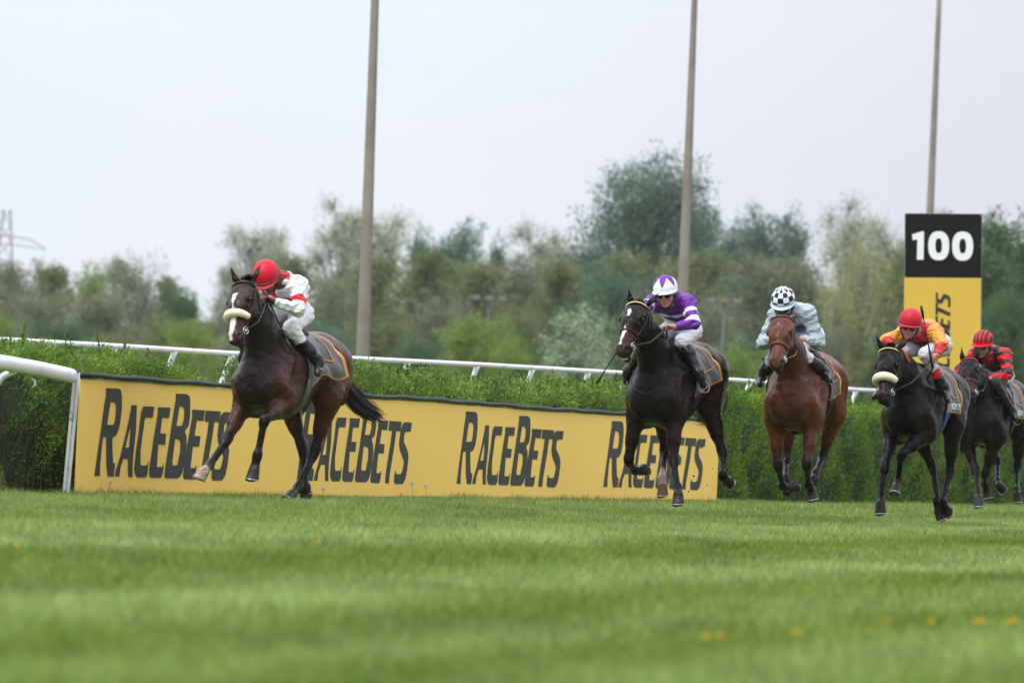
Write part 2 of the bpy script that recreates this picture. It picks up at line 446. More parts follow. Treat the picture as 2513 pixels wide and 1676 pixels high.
def mesh_mixed(name, V, F4, F3, C):
    me = bpy.data.meshes.new(name)
    me.vertices.add(len(V)); me.vertices.foreach_set('co', np.ascontiguousarray(V, dtype=np.float32).ravel())
    lv = np.concatenate([F4.ravel(), F3.ravel()]).astype(np.int32)
    me.loops.add(len(lv)); me.loops.foreach_set('vertex_index', lv)
    ls = np.concatenate([np.arange(len(F4))*4, len(F4)*4+np.arange(len(F3))*3]).astype(np.int32)
    me.polygons.add(len(F4)+len(F3)); me.polygons.foreach_set('loop_start', ls)
    me.update(calc_edges=True); set_color(me, C); return me
def make_grass():
    r = np.random.default_rng(3); Ps = []; Hs = []; Ws = []
    def strip(y0, y1, dens, h, w, mx=1.6):
        # only the wedge of turf that the photo (and a step aside) can see
        area = (.18*mx/2)*(y1*y1-y0*y0)+2.0*(y1-y0); n = int(area*dens*.93)
        y = np.sqrt(r.uniform(y0*y0, y1*y1, n)); hw = .09*mx*y+1.2
        x = r.uniform(-1, 1, n)*hw; q = (x-BL[0])*BN[0]+(y-BL[1])*BN[1]
        k = (q > -.05); x, y = x[k], y[k]
        Ps.append(np.stack([x, y, ground_z(x, y)-.004], 1)); Hs.append(np.full(len(x), h)); Ws.append(np.full(len(x), w))
    strip(10, 24, 1500, .050, .0050); strip(24, 38, 1500, .050, .0050); strip(38, 58, 1700, .050, .0050); strip(58, 80, 700, .055, .008); strip(80, 112, 350, .06, .014)
    # tall ragged tufts where the mower does not reach: along the board, the hedge foot
    n = 5200; s = r.uniform(-5, 60, n); cl = np.sin(s*3.1)*np.sin(s*1.3+1)+r.normal(size=n)*.4; s = s[(cl > .1) | (s < 0) | (s > BLEN)]; n = len(s)
    P = BL+BD*s[:, None]+BN*(np.abs(r.normal(size=n))*.10+.03)[:, None]; P[:, 2] = -.004
    Ps.append(P); Hs.append(r.uniform(.04, .085, n)); Ws.append(np.full(n, .0045))
    P = np.concatenate(Ps); H_ = np.concatenate(Hs); W_ = np.concatenate(Ws)
    # pale clumps and darker clover-like patches
    cl = np.sin(P[:, 0]*2.3+np.sin(P[:, 1]*1.1)*2)*np.sin(P[:, 1]*.9+P[:, 0]*.7)
    H_ = H_*(1+.25*cl)
    tw = np.sin(P[:, 0]*7.1+np.sin(P[:, 1]*2.7)*3)*np.sin(P[:, 1]*3.3+P[:, 0]*1.9)*np.sin(P[:, 0]*1.3-P[:, 1]*.6)
    H_ = H_*np.where(tw > .45, 1.5, 1.0)
    col = np.ones((len(P), 3))*(1+.12*cl[:, None]-.22*(tw > .45)[:, None])
    yel = r.random(len(P)) < .05; col[yel] *= np.array([1.5, 1.15, .7])
    V, F4, F3, C = blades(P, H_, W_, .8, r, col)
    o = link_mesh('grass', mesh_mixed('grass', V, F4, F3, C), M_grass, None, False); tag(o, 'short mown turf of the race track with paler and darker bands', 'grass', kind='stuff')
    print('MARK grass blades', len(P))
if DO_GRASS: make_grass()

# ---------------------------------------------------------------- advertising board with its lettering
M_yel = mat("yellow_board", (.93, .615, .125), rough=.55, var=.04, vscale=.8, bump=.05, bscale=3, dirt=((.50, .30, .10), 1.3, .68, .95), spec=.3)
M_letter = mat("dark_grey_lettering", (.040, .044, .040), rough=.7, var=.12, vscale=4, spec=.3)
M_pipe = mat("black_rubber_pipe", (.012, .013, .014), spec=.25, rough=.5, var=.35, vscale=7, bump=.25, bscale=20)
M_white = mat("white_rail_plastic", (.80, .80, .82), rough=.35, var=.05, vscale=3, dirt=((.45, .42, .36), 5, .60, .80))
M_post = mat("rusty_white_steel", (.66, .66, .66), rough=.5, var=.1, vscale=6, dirt=((.18, .055, .025), 9, .55, .68))
M_earth = mat("dark_earth", (.02, .018, .012), rough=1)
GL = {   # letter outlines traced on the board, photo pixels = (840,840)+p/3.2653
 'R': ([(985,553),(1062,556),(1076,570),(1082,610),(1080,690),(1072,770),(1060,830),(1045,865),(1022,880),(1022,960),(1026,1045),(1037,1048),(1036,1080),(1028,1136),(994,1134),(986,1050),(986,876),(965,876),(958,930),(946,1060),(944,1132),(912,1130),(918,1085),(935,960),(957,800),(975,660),(987,590)], [[(1012,643),(1036,645),(1046,660),(1047,700),(1040,770),(1030,795),(990,795),(1000,720)]]),
 'A': ([(1142,664),(1173,665),(1172,720),(1166,850),(1150,1000),(1146,1080),(1147,1138),(1122,1137),(1120,1080),(1121,1018),(1090,1018),(1072,1070),(1064,1135),(1038,1134),(1042,1100),(1070,1010),(1110,840),(1138,700)], [[(1137,790),(1134,860),(1127,945),(1102,945),(1118,870)]]),
 'C': ([(1215,672),(1282,674),(1273,745),(1228,745),(1222,760),(1210,850),(1196,960),(1195,1050),(1200,1062),(1235,1062),(1246,1030),(1238,1120),(1228,1140),(1180,1140),(1165,1125),(1158,1085),(1168,980),(1190,820),(1202,710)], []),
 'E': ([(1306,677),(1382,680),(1373,748),(1330,747),(1318,850),(1355,852),(1348,925),(1306,922),(1296,1070),(1330,1073),(1341,1045),(1332,1120),(1322,1143),(1262,1142),(1250,1125),(1252,1080),(1280,880),(1305,720)], []),
 'B': ([(1416,588),(1482,590),(1500,605),(1505,640),(1502,740),(1494,800),(1470,835),(1480,870),(1482,930),(1470,1040),(1450,1120),(1430,1146),(1355,1146),(1345,1130),(1350,1080),(1380,880),(1405,700),(1418,620)], [[(1438,672),(1460,674),(1470,690),(1468,750),(1455,800),(1418,800),(1428,740)],[(1410,886),(1432,888),(1446,905),(1444,970),(1425,1060),(1395,1062),(1392,1040)]]),
 'e': ([(1518,692),(1595,697),(1586,767),(1545,764),(1530,865),(1567,868),(1559,938),(1520,935),(1505,1078),(1530,1080),(1543,1060),(1535,1130),(1525,1153),(1470,1152),(1460,1135),(1465,1085),(1492,900),(1520,735)], []),
 'T': ([(1603,698),(1693,704),(1686,775),(1654,773),(1640,880),(1605,1090),(1600,1155),(1570,1154),(1572,1120),(1585,1020),(1612,850),(1622,772),(1595,770)], []),
 'S': ([(1715,708),(1771,710),(1762,778),(1728,778),(1715,795),(1710,850),(1738,915),(1746,960),(1735,1060),(1720,1130),(1700,1160),(1650,1160),(1637,1145),(1640,1095),(1648,1060),(1655,1085),(1685,1088),(1698,1070),(1712,1000),(1700,960),(1680,910),(1675,860),(1685,780),(1698,725)], [])}
GB = {}
for k_, (o_, hs_) in GL.items():
    cv = lambda pl: [on_board(840+x/3.2653, 840+y/3.2653) for x, y in pl]
    GB[k_] = (cv(o_), [cv(q) for q in hs_])
WORD = 'RACEBeTS'
S0w = GB['R'][0][-5][0]; S0w = min(p[0] for p in GB['R'][0]); S1w = max(p[0] for p in GB['S'][0]); Z0w = min(p[1] for k_ in WORD for p in GB[k_][0])
def glyph_solid(mb, outer, holes, f3, thick):
    """fill a letter outline (with holes) and give it a little thickness; f3(s, z, t) -> point"""
    polys = [[Vector((p[0], p[1], 0)) for p in outer]]+[[Vector((p[0], p[1], 0)) for p in h] for h in holes]
    flat_ = [p for q in polys for p in q]; tris = tessellate_polygon(polys)
    n = len(flat_); vs = [f3(p.x, p.y, thick) for p in flat_]+[f3(p.x, p.y, 0) for p in flat_]
    fs = []
    for t in tris:
        a, b, c = [flat_[i] for i in t]
        if (b.x-a.x)*(c.y-a.y)-(b.y-a.y)*(c.x-a.x) < 0: t = (t[0], t[2], t[1])
        fs.append(tuple(t))
    k = 0
    for q in polys:
        m = len(q)
        for i in range(m): fs.append((k+i, k+(i+1) % m, n+k+(i+1) % m, n+k+i))
        k += m
    mb.add(vs, fs)
board = empty('advertising_board', tuple(BL)); tag(board, 'long yellow trackside board lettered four times, with a black padded top', 'advertising board')
off_b = -BL
zt = 0.975; zb = .015
wob = lambda s: .005*math.sin(s*.75)+.003*math.sin(s*2.1)
ks = [0, 6.2, 12.3, 18.0, BLEN]
for i in range(4):      # sheet panels, each a few millimetres out of line with the next
    mb = MB(); n = 14; o2 = .0035*(i % 2)
    V = []
    for j in range(n+1):
        s = ks[i]+(ks[i+1]-ks[i]-.006)*j/n
        V += [bp(s, zb+(.012 if i == 1 else 0), o2)+off_b, bp(s, zt+wob(s), o2)+off_b, bp(s, zb, o2-.012)+off_b, bp(s, zt+wob(s), o2-.012)+off_b]
    F_l = []
    for j in range(n):
        a = 4*j; F_l += [(a, a+4, a+5, a+1), (a+2, a+3, a+7, a+6), (a+1, a+5, a+7, a+3), (a, a+2, a+6, a+4)]
    F_l += [(0, 1, 3, 2), (4*n, 4*n+2, 4*n+3, 4*n+1)]
    mb.add(V, F_l); mb.build('panel', M_yel, board)
wl = S1w-S0w
starts = [on_board(231, 1167)[0], on_board(728, 1178)[0], S0w, on_board(1480, 1196)[0]]
ends = [on_board(571, 1013)[0], on_board(1010, 1033)[0], S1w, on_board(1731, 1078)[0]]
print('MARK words', [(round(a, 2), round(b-a, 2)) for a, b in zip(starts, ends)], 'len', BLEN, 'top', on_board(534*1.0689, 891*1.0689))
for wi, s0 in enumerate(starts):
    mb = MB(); sc_ = (ends[wi]-s0)/wl
    for k_ in WORD:
        o_, hs_ = GB[k_]
        glyph_solid(mb, o_, hs_, lambda s, z, t: bp(s0+(s-S0w)*sc_, z, .0048+t)+off_b, .0012)
    mb.build('lettering', M_letter, board)
mb = MB(); pts = [bp(s, zt+.030+wob(s)+(.012*math.sin(s*5)*.4), .012)+off_b for s in np.linspace(-.02, BLEN+.02, 90)]
rr = [.022+.0015*math.sin(i*1.7)+(-.003 if i % 17 == 0 else 0) for i in range(90)]
mb.tube(pts, rr, 10); mb.build('top_pipe', M_pipe, board, True)
# rusty steel end post, leaning a little, of two flanges
P0 = unproj(162, 1213, 47.35); P1 = unproj(189.5, 914, 47.35)
mb = MB()
for dx, w in ((-.018, .024), (.016, .022)):
    for dy in (0,):
        q0, q1 = P0+A(dx, 0, 0), P1+A(dx, 0, 0); ex = A(w/2, 0, 0); ey = A(0, .02, 0)
        vs = [q0-ex-ey, q0+ex-ey, q0+ex+ey, q0-ex+ey, q1-ex-ey, q1+ex-ey, q1+ex+ey, q1-ex+ey]
        mb.add([v+off_b for v in vs], [(0, 1, 5, 4), (1, 2, 6, 5), (2, 3, 7, 6), (3, 0, 4, 7), (4, 5, 6, 7), (3, 2, 1, 0)])
q0, q1 = P0+A(0, .012, 0), P1+A(0, .012, 0); mb.tube([q0+off_b, q1+off_b], .016, 6)
mb.build('end_post', M_post, board)
for s in (6.2, 12.3, 18.0, BLEN-.1):
    mb = MB(); mb.tube([bp(s, 0, -.05)+off_b, bp(s, zt, -.05)+off_b], .025, 8); mb.build('post', M_post, board, True)

# mud thrown up by hooves: scattered specks over the yellow sheets
nt = M_yel.node_tree; b = nt.nodes['Principled BSDF']; ln = nt.links.new; src = b.inputs['Base Color'].links[0].from_socket
tc = nt.nodes.new('ShaderNodeTexCoord'); v1 = nt.nodes.new('ShaderNodeTexVoronoi'); v1.inputs['Scale'].default_value = 9.0
n1 = nt.nodes.new('ShaderNodeTexNoise'); n1.inputs['Scale'].default_value = 40; n2 = nt.nodes.new('ShaderNodeTexNoise'); n2.inputs['Scale'].default_value = .6
for q in (v1, n1, n2): ln(tc.outputs['Object'], q.inputs['Vector'])
m1 = nt.nodes.new('ShaderNodeMath'); m1.operation = 'MULTIPLY_ADD'; m1.inputs[1].default_value = .10; ln(n1.outputs[0], m1.inputs[0]); ln(v1.outputs['Distance'], m1.inputs[2])
m2 = nt.nodes.new('ShaderNodeMapRange'); m2.inputs[1].default_value = .085; m2.inputs[2].default_value = .13; m2.inputs[3].default_value = 1; m2.inputs[4].default_value = 0; ln(m1.outputs[0], m2.inputs[0])
m3 = nt.nodes.new('ShaderNodeMapRange'); m3.inputs[1].default_value = .42; m3.inputs[2].default_value = .60; ln(n2.outputs[0], m3.inputs[0])
m4 = nt.nodes.new('ShaderNodeMath'); m4.operation = 'MULTIPLY'; ln(m2.outputs[0], m4.inputs[0]); ln(m3.outputs[0], m4.inputs[1])
mx = nt.nodes.new('ShaderNodeMix'); mx.data_type = 'RGBA'; mx.inputs[7].default_value = (.16, .11, .03, 1); ln(m4.outputs[0], mx.inputs[0]); ln(src, mx.inputs[6]); ln(mx.outputs[2], b.inputs['Base Color'])

# ---------------------------------------------------------------- rails
def hang(o, root): o.parent = root
def make_rail(name, pts, r, label, posts, pr, group=None):
    base = A(pts[0][0], pts[0][1], 0); root = empty(name, tuple(base)); tag(root, label, 'rail', group)
    mb = MB(); mb.tube([p-base for p in pts], r, 14); mb.build('top_rail', M_white, root, True)
    for (a, b) in posts:
        mb = MB(); mb.tube([a-base, (a*.97+b*.03)-base, b-base], [pr*1.1, pr, pr], 10); mb.build('post', M_white, root, True)
    return root
# front rail that ends at the board, bending down at its end
pts = [unproj(-900, 825, 41.5), unproj(-420, 856, 43.6), unproj(0, 889, 45.9), unproj(90, 904, 46.7), unproj(165, 920, 47.3), unproj(181, 925, 47.38)]
ap = unproj(38, 908, 46.2); apb = A(ap[0]-.55, ap[1]-.1, 0.0)
root = make_rail('running_rail', pts, .062, 'thick white plastic rail ending at the rusty board post at far left', [], .03)
base = A(pts[0][0], pts[0][1], 0)
mb = MB(); cs_ = [ap+A(0, .05, 0), ap+A(-.10, .06, -.05), ap+A(-.2, .07, -.18), ap+A(-.28, .08, -.5), ap+A(-.3, .08, -.95)]; mb.tube([p-base for p in cs_], .028, 10); mb.build('bracket', M_white, root, True)
ap2 = pts[0]; mb = MB(); cs_ = [ap2, ap2+A(-.3, 0, -.5), ap2+A(-.3, 0, -1.0)]; mb.tube([p-base for p in cs_], .028, 10); mb.build('bracket', M_white, root, True)
mb = MB(); c0 = unproj(186, 918, 47.36)-base; mb.tube([c0+A(-.01, 0, 0), c0+A(.035, .01, -.003)], .038, 14); mb.build('end_cap', M_pipe, root, True)
cw = unproj(80, 941, 46.7); cr = empty('plastic_scrap', tuple(cw)); tag(cr, 'small white plastic scrap caught in the hedge below the thick rail', 'litter')
mb = MB(); mb.tube([A(-.012, 0, .045), A(.018, -.01, .02), A(.020, -.01, -.01), A(-.008, 0, -.042)], [.006, .012, .012, .004], 6); mb.build('clip', M_white, cr, True)
# back rail behind the hedge: sagging slightly between its slanting posts
rp = [(-300, 822, 58), (0, 833.5, 60), (294, 850, 61.7), (582, 868.5, 63.5), (901, 881.5, 66), (1177, 895, 68.5), (1312, 903, 70), (1526, 915.5, 72), (1816, 933.5, 76.5), (2112, 957, 84.5), (2513, 974, 97), (2800, 990, 112)]
rpw = [unproj(*p) for p in rp]
us = [p[0] for p in rp]
def rail_at(u):
    k = np.interp(u, us, range(len(us))); i = int(min(k, len(us)-2)); f_ = k-i; return rpw[i]*(1-f_)+rpw[i+1]*f_
posts = []
for u in (-150, -10, 140, 283, 427, 570, 713, 856, 999, 1171, 1307, 1443, 1575, 1706, 1838, 1970, 2100, 2230, 2360, 2490):
    a = rail_at(u); d_ = float((a-CAM)@F_); b = a+A(-26/FPX*d_*1.0*3.2, -.1, -(a[2]-ground_z(a[0], a[1])))
    posts.append((a-A(0, 0, .02), b))
rr_pts = [rail_at(u) for u in np.linspace(-300, 2800, 90)]
make_rail('running_rail', rr_pts, .029, 'thin white rail on slanting posts behind the hedge', posts, .032)

# ---------------------------------------------------------------- leaves and hedges
def leaf_quads(P, size, r, up=.3, asp=.4, dirs=None, jit=.25):
    """n pointed leaves (4 corners: base, side, tip, side)"""
    n = len(P); D_ = r.normal(size=(n, 3)); D_[:, 2] += up*2
    if dirs is not None: D_ = dirs+D_*.45
    D_ /= np.linalg.norm(D_, axis=1, keepdims=True)
    s_ = np.cross(D_, r.normal(size=(n, 3))); s_ /= np.linalg.norm(s_, axis=1, keepdims=True)
    L_ = (size*r.uniform(.6, 1.3, n))[:, None]
    V = np.stack([P, P+D_*L_*.5+s_*L_*asp*.5, P+D_*L_, P+D_*L_*.5-s_*L_*asp*.5], 1).reshape(-1, 3)
    F = (np.arange(n)*4)[:, None]+np.arange(4)[None]
    return V, F
M_hedge = leaf_mat("hedge_leaf", (.085, .175, .022), (.19, .305, .045), .35, .42, 2.2)
M_hedge_far = leaf_mat("hedge_leaf_far", (.075, .160, .018), (.180, .300, .032), .35, .5, 1.2)
M_stem = mat("hedge_stem", (.05, .045, .022), rough=.85, var=.3, vscale=20)
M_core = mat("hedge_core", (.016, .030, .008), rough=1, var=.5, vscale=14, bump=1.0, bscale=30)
def make_hedge(label, s0, s1, hf, front, thick, dens, leafs, seed, mtl, sparse_front=False, shoots=(), topj=.075):
    """hedge along the board line from s0 to s1; hf(s) height; front = distance of its front face behind the board"""
    r = np.random.default_rng(seed); root_p = bp(s0, 0, -front); root = empty('hedge', tuple(root_p)); tag(root, label, 'hedge', None)
    Ls = s1-s0
    mb = MB(); n = max(6, int(Ls/.25)); V = []
    ins = .14
    for i in range(n+1):
        s = s0+.15+(Ls-.3)*i/n; h = hf(s)-.13; w = .04*math.sin(i*1.9)
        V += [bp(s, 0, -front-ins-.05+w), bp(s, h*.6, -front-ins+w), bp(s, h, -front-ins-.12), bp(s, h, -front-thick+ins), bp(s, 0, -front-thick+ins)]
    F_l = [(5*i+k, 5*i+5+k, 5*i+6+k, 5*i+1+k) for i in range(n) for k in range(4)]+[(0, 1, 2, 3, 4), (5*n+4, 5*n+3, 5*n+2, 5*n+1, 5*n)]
    mb.add([v-root_p for v in V], F_l); mb.build('light_blocking_core', M_core, root)  # dark solid core added inside the leaves to block light
    P = []; Dr = []
    def hz(s): return np.array([hf(q) for q in s])
    # top
    k = int(Ls*thick*dens*1.5); s = r.uniform(s0, s1, k); d = r.uniform(0, thick, k); cl = .5+.5*np.sin(s*5+np.sin(d*9))*np.sin(s*2.3+d*4)
    z = hz(s)+topj*(cl-.5)*2+r.normal(size=k)*topj*.5-np.abs(r.normal(size=k))*.06-.06*(np.abs(d/thick-.5)*2)**6
    P.append(np.stack([s, -front-d, z], 1)); Dr.append(np.tile([0, 0, 1.0], (k, 1)))
    # front, back and both ends
    k = int(Ls*1.35*dens*(.9 if sparse_front else 1.25)); s = r.uniform(s0, s1, k); t = r.uniform(0, 1, k); z = hz(s)*t
    bulge = (.05*np.sin(s*3.3+t*5)+.04*np.sin(s*7.1-t*9))*(2.2 if sparse_front else 1.3); o = -front+bulge-np.abs(r.normal(size=k))*.07
    P.append(np.stack([s, o, z], 1)); Dr.append(np.tile([0, .6, .6], (k, 1)))
    k = int(Ls*1.35*dens*.25); s = r.uniform(s0, s1, k); P.append(np.stack([s, np.full(k, -front-thick)+r.normal(size=k)*.04, hz(s)*r.uniform(0, 1, k)], 1)); Dr.append(np.tile([0, -.6, .6], (k, 1)))
    for se in (s0, s1):
        k = int(thick*1.3*dens*1.6); P.append(np.stack([se+r.normal(size=k)*.05, -front-r.uniform(0, thick, k), hf(se)*r.uniform(0.05, 1, k)], 1)); Dr.append(np.tile([(1 if se == s1 else -1)*.6, 0, .6], (k, 1)))
    # upright new shoots with leaves up the stem
    ms = MB(); ns = int(Ls*thick*20)
    sh_ = [(r.uniform(s0+.05, s1-.05), r.uniform(.05, thick-.05), abs(r.normal())*.065+.03) for _ in range(ns)]+list(shoots)
    for (s, d, hgt) in sh_:
        z0 = hf(s)-.03; m = int(10+hgt*260); tt = r.uniform(0, 1, m); b = np.array([s, -front-d, z0]); tp = np.array([r.normal()*.02, r.normal()*.02, hgt])
        P.append(b[None]+tt[:, None]*tp[None]); an = r.uniform(0, 6.28, m); Dr.append(np.stack([np.cos(an)*.8, np.sin(an)*.8, np.full(m, .9)], 1))
        if hgt > .1: ms.tube([bp(b[0], b[2], b[1])-root_p, bp(b[0]+tp[0], b[2]+hgt, b[1]+tp[1])-root_p], .003, 4)
    P = np.concatenate(P); Dr = np.concatenate(Dr)
    if sparse_front:     # bare patches low down where the stems show
        q = np.sin(P[:, 0]*4.1)*np.sin(P[:, 2]*5.2+P[:, 0]*2)+r.normal(size=len(P))*.25
        bare = (P[:, 0] > -.75) & (P[:, 0] < .02)*(P[:, 2] < .80)
        keep = ~((P[:, 1] > -front-.2) & (P[:, 2] < hf(0)-.25) & ((q > .30) | (bare & (r.random(len(P)) < .6)))); P = P[keep]; Dr = Dr[keep]
    W = BL[None]+BD[None]*P[:, :1]+BN[None]*P[:, 1:2]+np.array([0, 0, 1.0])[None]*P[:, 2:3]-root_p
    DW = BD[None]*Dr[:, :1]+BN[None]*Dr[:, 1:2]+np.array([0, 0, 1.0])[None]*Dr[:, 2:3]
    V, F = leaf_quads(W, leafs, r, .2, .38, DW); 
    C = np.repeat(r.uniform(.5, 1.35, (len(W), 1))*np.array([[1, 1, 1.0]]), 4, 0)
    yl = np.repeat(r.random(len(W)) < .12, 4); C[yl] *= np.array([1.35, 1.15, .8])
    link_mesh('foliage', mesh_np('foliage', V, F, 4, C), mtl, root, False)
    if sparse_front:
        for _ in range(34):
            s = r.uniform(-2.2, -.02); x = -front-r.uniform(0, .12); h = r.uniform(.4, 1.1); ms.tube([bp(s, 0, x)-root_p, bp(s+r.normal()*.05, h*.5, x+.02)-root_p, bp(s+r.normal()*.15, h, x+r.normal()*.04)-root_p], [.006, .004, .002], 5)
    if ms.v: tag(ms.build('stems', M_stem, root), kind='stuff')
    print('MARK hedge', len(W))
if DO_HEDGE:
    zA = lambda s: 1.10+.06*math.sin(s*1.3)+.03*math.sin(s*3.7)
    sgap0 = on_board(488, 900, -.5)[0]; sgap1 = on_board(530, 900, -.5)[0]
    zz = lambda u, v, d=-.35: (on_board(u, v, d)[0], on_board(u, v, d)[1])
    lo = lambda L_, k_=.05: [(a_, b_-k_) for a_, b_ in L_]
    tops = lo([zz(-250, 822), zz(0, 842), zz(122, 858), zz(245, 863), zz(306, 870), zz(383, 878), zz(459, 893), zz(490, 915)])
    topsB = lo([zz(522, 922), zz(545, 908), zz(579, 898), zz(720, 880), zz(855, 865), zz(880, 872), zz(962, 898), zz(1054, 903), zz(1146, 920), zz(1299, 936), zz(1514, 934), zz(1700, 955)], .10)
    topsC = lo([zz(1762, 948), zz(1855, 964), zz(2078, 986), zz(2400, 1008)], .08)
    print('MARK tops', [tuple(np.round(t, 2)) for t in tops], [tuple(np.round(t, 2)) for t in topsB], [tuple(np.round(t, 2)) for t in topsC])
    fi = lambda tt: (lambda s: float(np.interp(s, [a for a, b in tt], [b for a, b in tt])))
    fA, fB, fC = fi(tops), fi(topsB), fi(topsC)
    shA = [(zz(92, 860)[0], .2, .31), (zz(94, 860)[0], .22, .27), (zz(165, 860)[0], .3, .17), (zz(283, 870)[0], .2, .27), (zz(222, 870)[0], .25, .16), (zz(340, 885)[0], .2, .20), (zz(60, 860)[0], .2, .13), (zz(180, 860)[0], .2, .12)]
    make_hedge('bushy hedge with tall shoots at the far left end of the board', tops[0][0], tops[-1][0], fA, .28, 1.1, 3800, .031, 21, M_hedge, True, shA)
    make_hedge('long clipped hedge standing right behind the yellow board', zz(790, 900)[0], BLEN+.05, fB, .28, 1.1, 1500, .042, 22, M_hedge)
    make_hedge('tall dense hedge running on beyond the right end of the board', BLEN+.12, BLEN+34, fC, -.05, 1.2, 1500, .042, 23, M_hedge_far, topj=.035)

# ---------------------------------------------------------------- distance marker with its number
M_black = mat("black_sign_face", (.007, .007, .008), spec=.15, rough=.5, var=.1, vscale=5)
M_signyel = mat("yellow_sign_face", (.66, .42, .05), rough=.5, var=.04, vscale=2)
M_white_l = mat("white_number", (.78, .79, .81), rough=.5)
M_alu = mat("sign_edge_aluminium", (.35, .35, .36), rough=.4, metal=.6)
M_black_l = mat("black_sign_lettering", (.020, .020, .018), rough=.5)
SD = 91.5; c7 = lambda x, y: (2150+x/3.267, 480+y/3.267)
tl = unproj(*c7(235, 145), SD); tr = unproj(*c7(847, 150), SD); bl_ = unproj(*c7(219, 655), SD); br_ = unproj(*c7(838, 658), SD)
ex = nrm(tr-tl); sw_ = float(np.linalg.norm(tr-tl)); ez = nrm(((tl-bl_)+(tr-br_))/2); ez = nrm(ez-ex*(ez@ex)); en = np.cross(ex, ez)   # en points to the camera side (-y)
hb = float(np.linalg.norm(tl-bl_)); tot = tl[2]/ez[2]
sroot = A(tl[0]+sw_/2, tl[1], 0); sign = empty('distance_marker', tuple(sroot)); tag(sign, 'tall black and yellow marker board with the number 100', 'sign')
def sp_(x, z, o=0): return tl+ex*x-ez*z+en*o-sroot
def slab(x0, x1, z0, z1, o0, o1, name, m):
    mb = MB(); vs = [sp_(x, z, o) for o in (o0, o1) for (x, z) in ((x0, z0), (x1, z0), (x1, z1), (x0, z1))]
    mb.add(vs, [(0, 1, 2, 3), (7, 6, 5, 4), (0, 4, 5, 1), (1, 5, 6, 2), (2, 6, 7, 3), (3, 7, 4, 0)]); return mb.build(name, m, sign)
slab(0, sw_, 0, hb, 0, -.03, 'number_panel', M_black); slab(-.008, sw_-.006, hb+.004, tot-.1, 0, -.03, 'lower_panel', M_signyel)
slab(-.004, sw_+.012, -.006, tot-.12, -.033, -.12, 'frame', M_alu)
for x in (.12, sw_-.12): mb = MB(); mb.tube([sp_(x, .2, -.14), sp_(x, tot, -.14)], .03, 8); mb.build('post', M_alu, sign, True)
def plane_pt(x, y):      # crop pixel -> sign coordinates
    P = unproj(*c7(x, y), SD); return ((P-tl)@ex, -(P-tl)@ez)
def ring_(cx_, cy_, a, b, n=28, e=2.4):
    out = []
    for i in range(n):
        t = 2*math.pi*i/n; c_, s__ = math.cos(t), math.sin(t)
        out.append(plane_pt(cx_+a*math.copysign(abs(c_)**(2/e), c_), cy_+b*math.copysign(abs(s__)**(2/e), s__)))
    return out
num = empty  # noqa
f3 = lambda x, z, t: sp_(x, z, .002+t)
for (o_, h_) in (([plane_pt(*p) for p in [(288, 312), (366, 288), (384, 288), (380, 515), (327, 515), (331, 352), (294, 358)]], []),
                 (ring_(502, 403, 84, 117), [ring_(502, 403, 27, 60)[::-1]]), (ring_(694, 406, 84, 117), [ring_(694, 406, 27, 60)[::-1]])):
    mb = MB(); glyph_solid(mb, o_, h_, f3, .003); mb.build('numeral', M_white_l, sign)
# the same word, reading upwards
zS = plane_pt(535, 775)[1]; capx = abs(plane_pt(598, 800)[0]-plane_pt(478, 800)[0]); xb = plane_pt(598, 800)[0]
hS = max(p[1] for p in GB['S'][0])-min(p[1] for p in GB['S'][0]); kx = capx/hS
z_per = (plane_pt(535, 1420)[1]-plane_pt(535, 775)[1])/(S1w-GB['A'][0][8][0])
print('MARK sign', sw_, hb, tot, 'kx', kx, 'zper', z_per)
mb = MB()
for k_ in WORD:
    o_, hs_ = GB[k_]; cvt = lambda p: (xb-(p[1]-Z0w)*kx, zS+(S1w-p[0])*z_per)
    glyph_solid(mb, [cvt(p) for p in o_], [[cvt(p) for p in h] for h in hs_], f3, .003)
mb.build('lettering', M_black_l, sign)
for (x, z) in ((.02, .02), (sw_*.33, .015), (sw_*.62, .015), (sw_-.02, .02), (.015, hb*.58), (sw_-.02, hb*.5)):
    mb = MB(); mb.tube([sp_(x, z, .001), sp_(x, z, .006)], .008, 8); mb.build('screw', M_alu, sign, True)

# ---------------------------------------------------------------- lamp poles, far light masts, pylon
M_pole = mat("weathered_concrete_pole", (.23, .205, .18), rough=.8, var=.15, vscale=3, dirt=((.18, .125, .09), 1.4, .46, .72), stretch=(1, 1, .25))
M_far = mat("far_steel", (.10, .10, .11), rough=.7)
K_ = .94
def pole(u0, v0, u1, d, w0, w1, label, top=None):
    P = unproj(u0, v0, d*K_); zt_ = top or 14.5; sc = FPX/(d*K_)
    r0 = w0/sc/2; r1 = w1/sc/2; z1 = P[2]+(v0-0)/sc
    T0 = unproj(u1, 0, d*K_); lean = (T0[0]-P[0])/(T0[2]-P[2]); P = A(P[0]-lean*(P[2]-.25), P[1], P[2])
    root = empty('lamp_pole', (P[0], P[1], .25)); root.rotation_euler[1] = math.atan(lean); tag(root, label, 'lamp pole', 'tall floodlight poles beyond the track')
    rad = lambda z: r0+(r1-r0)*(z-P[2])/(z1-P[2])
    zs = np.linspace(0, zt_, 12); mb = MB(); mb.tube([A(0, 0, z) for z in zs], [max(.03, rad(z+.25)) for z in zs], 20); mb.build('shaft', M_pole, root, True)
    mb = MB(); mb.box((.12, 0, zt_+.02), (.75, .12, .07)); mb.build('crossarm', M_far, root)
    for x in (-.2, .42): mb = MB(); mb.tube([A(x, -.1, zt_+.12), A(x, .12, zt_+.2)], [.13, .09], 12); mb.build('floodlight', M_far, root, True)
pole(890, 871, 920, 110, 33, 20, 'nearest and thickest bare concrete pole, behind the leading horse')
pole(1677, 691, 1705, 127, 26, 14.5, 'brown stained pole rising behind the jockey in purple')
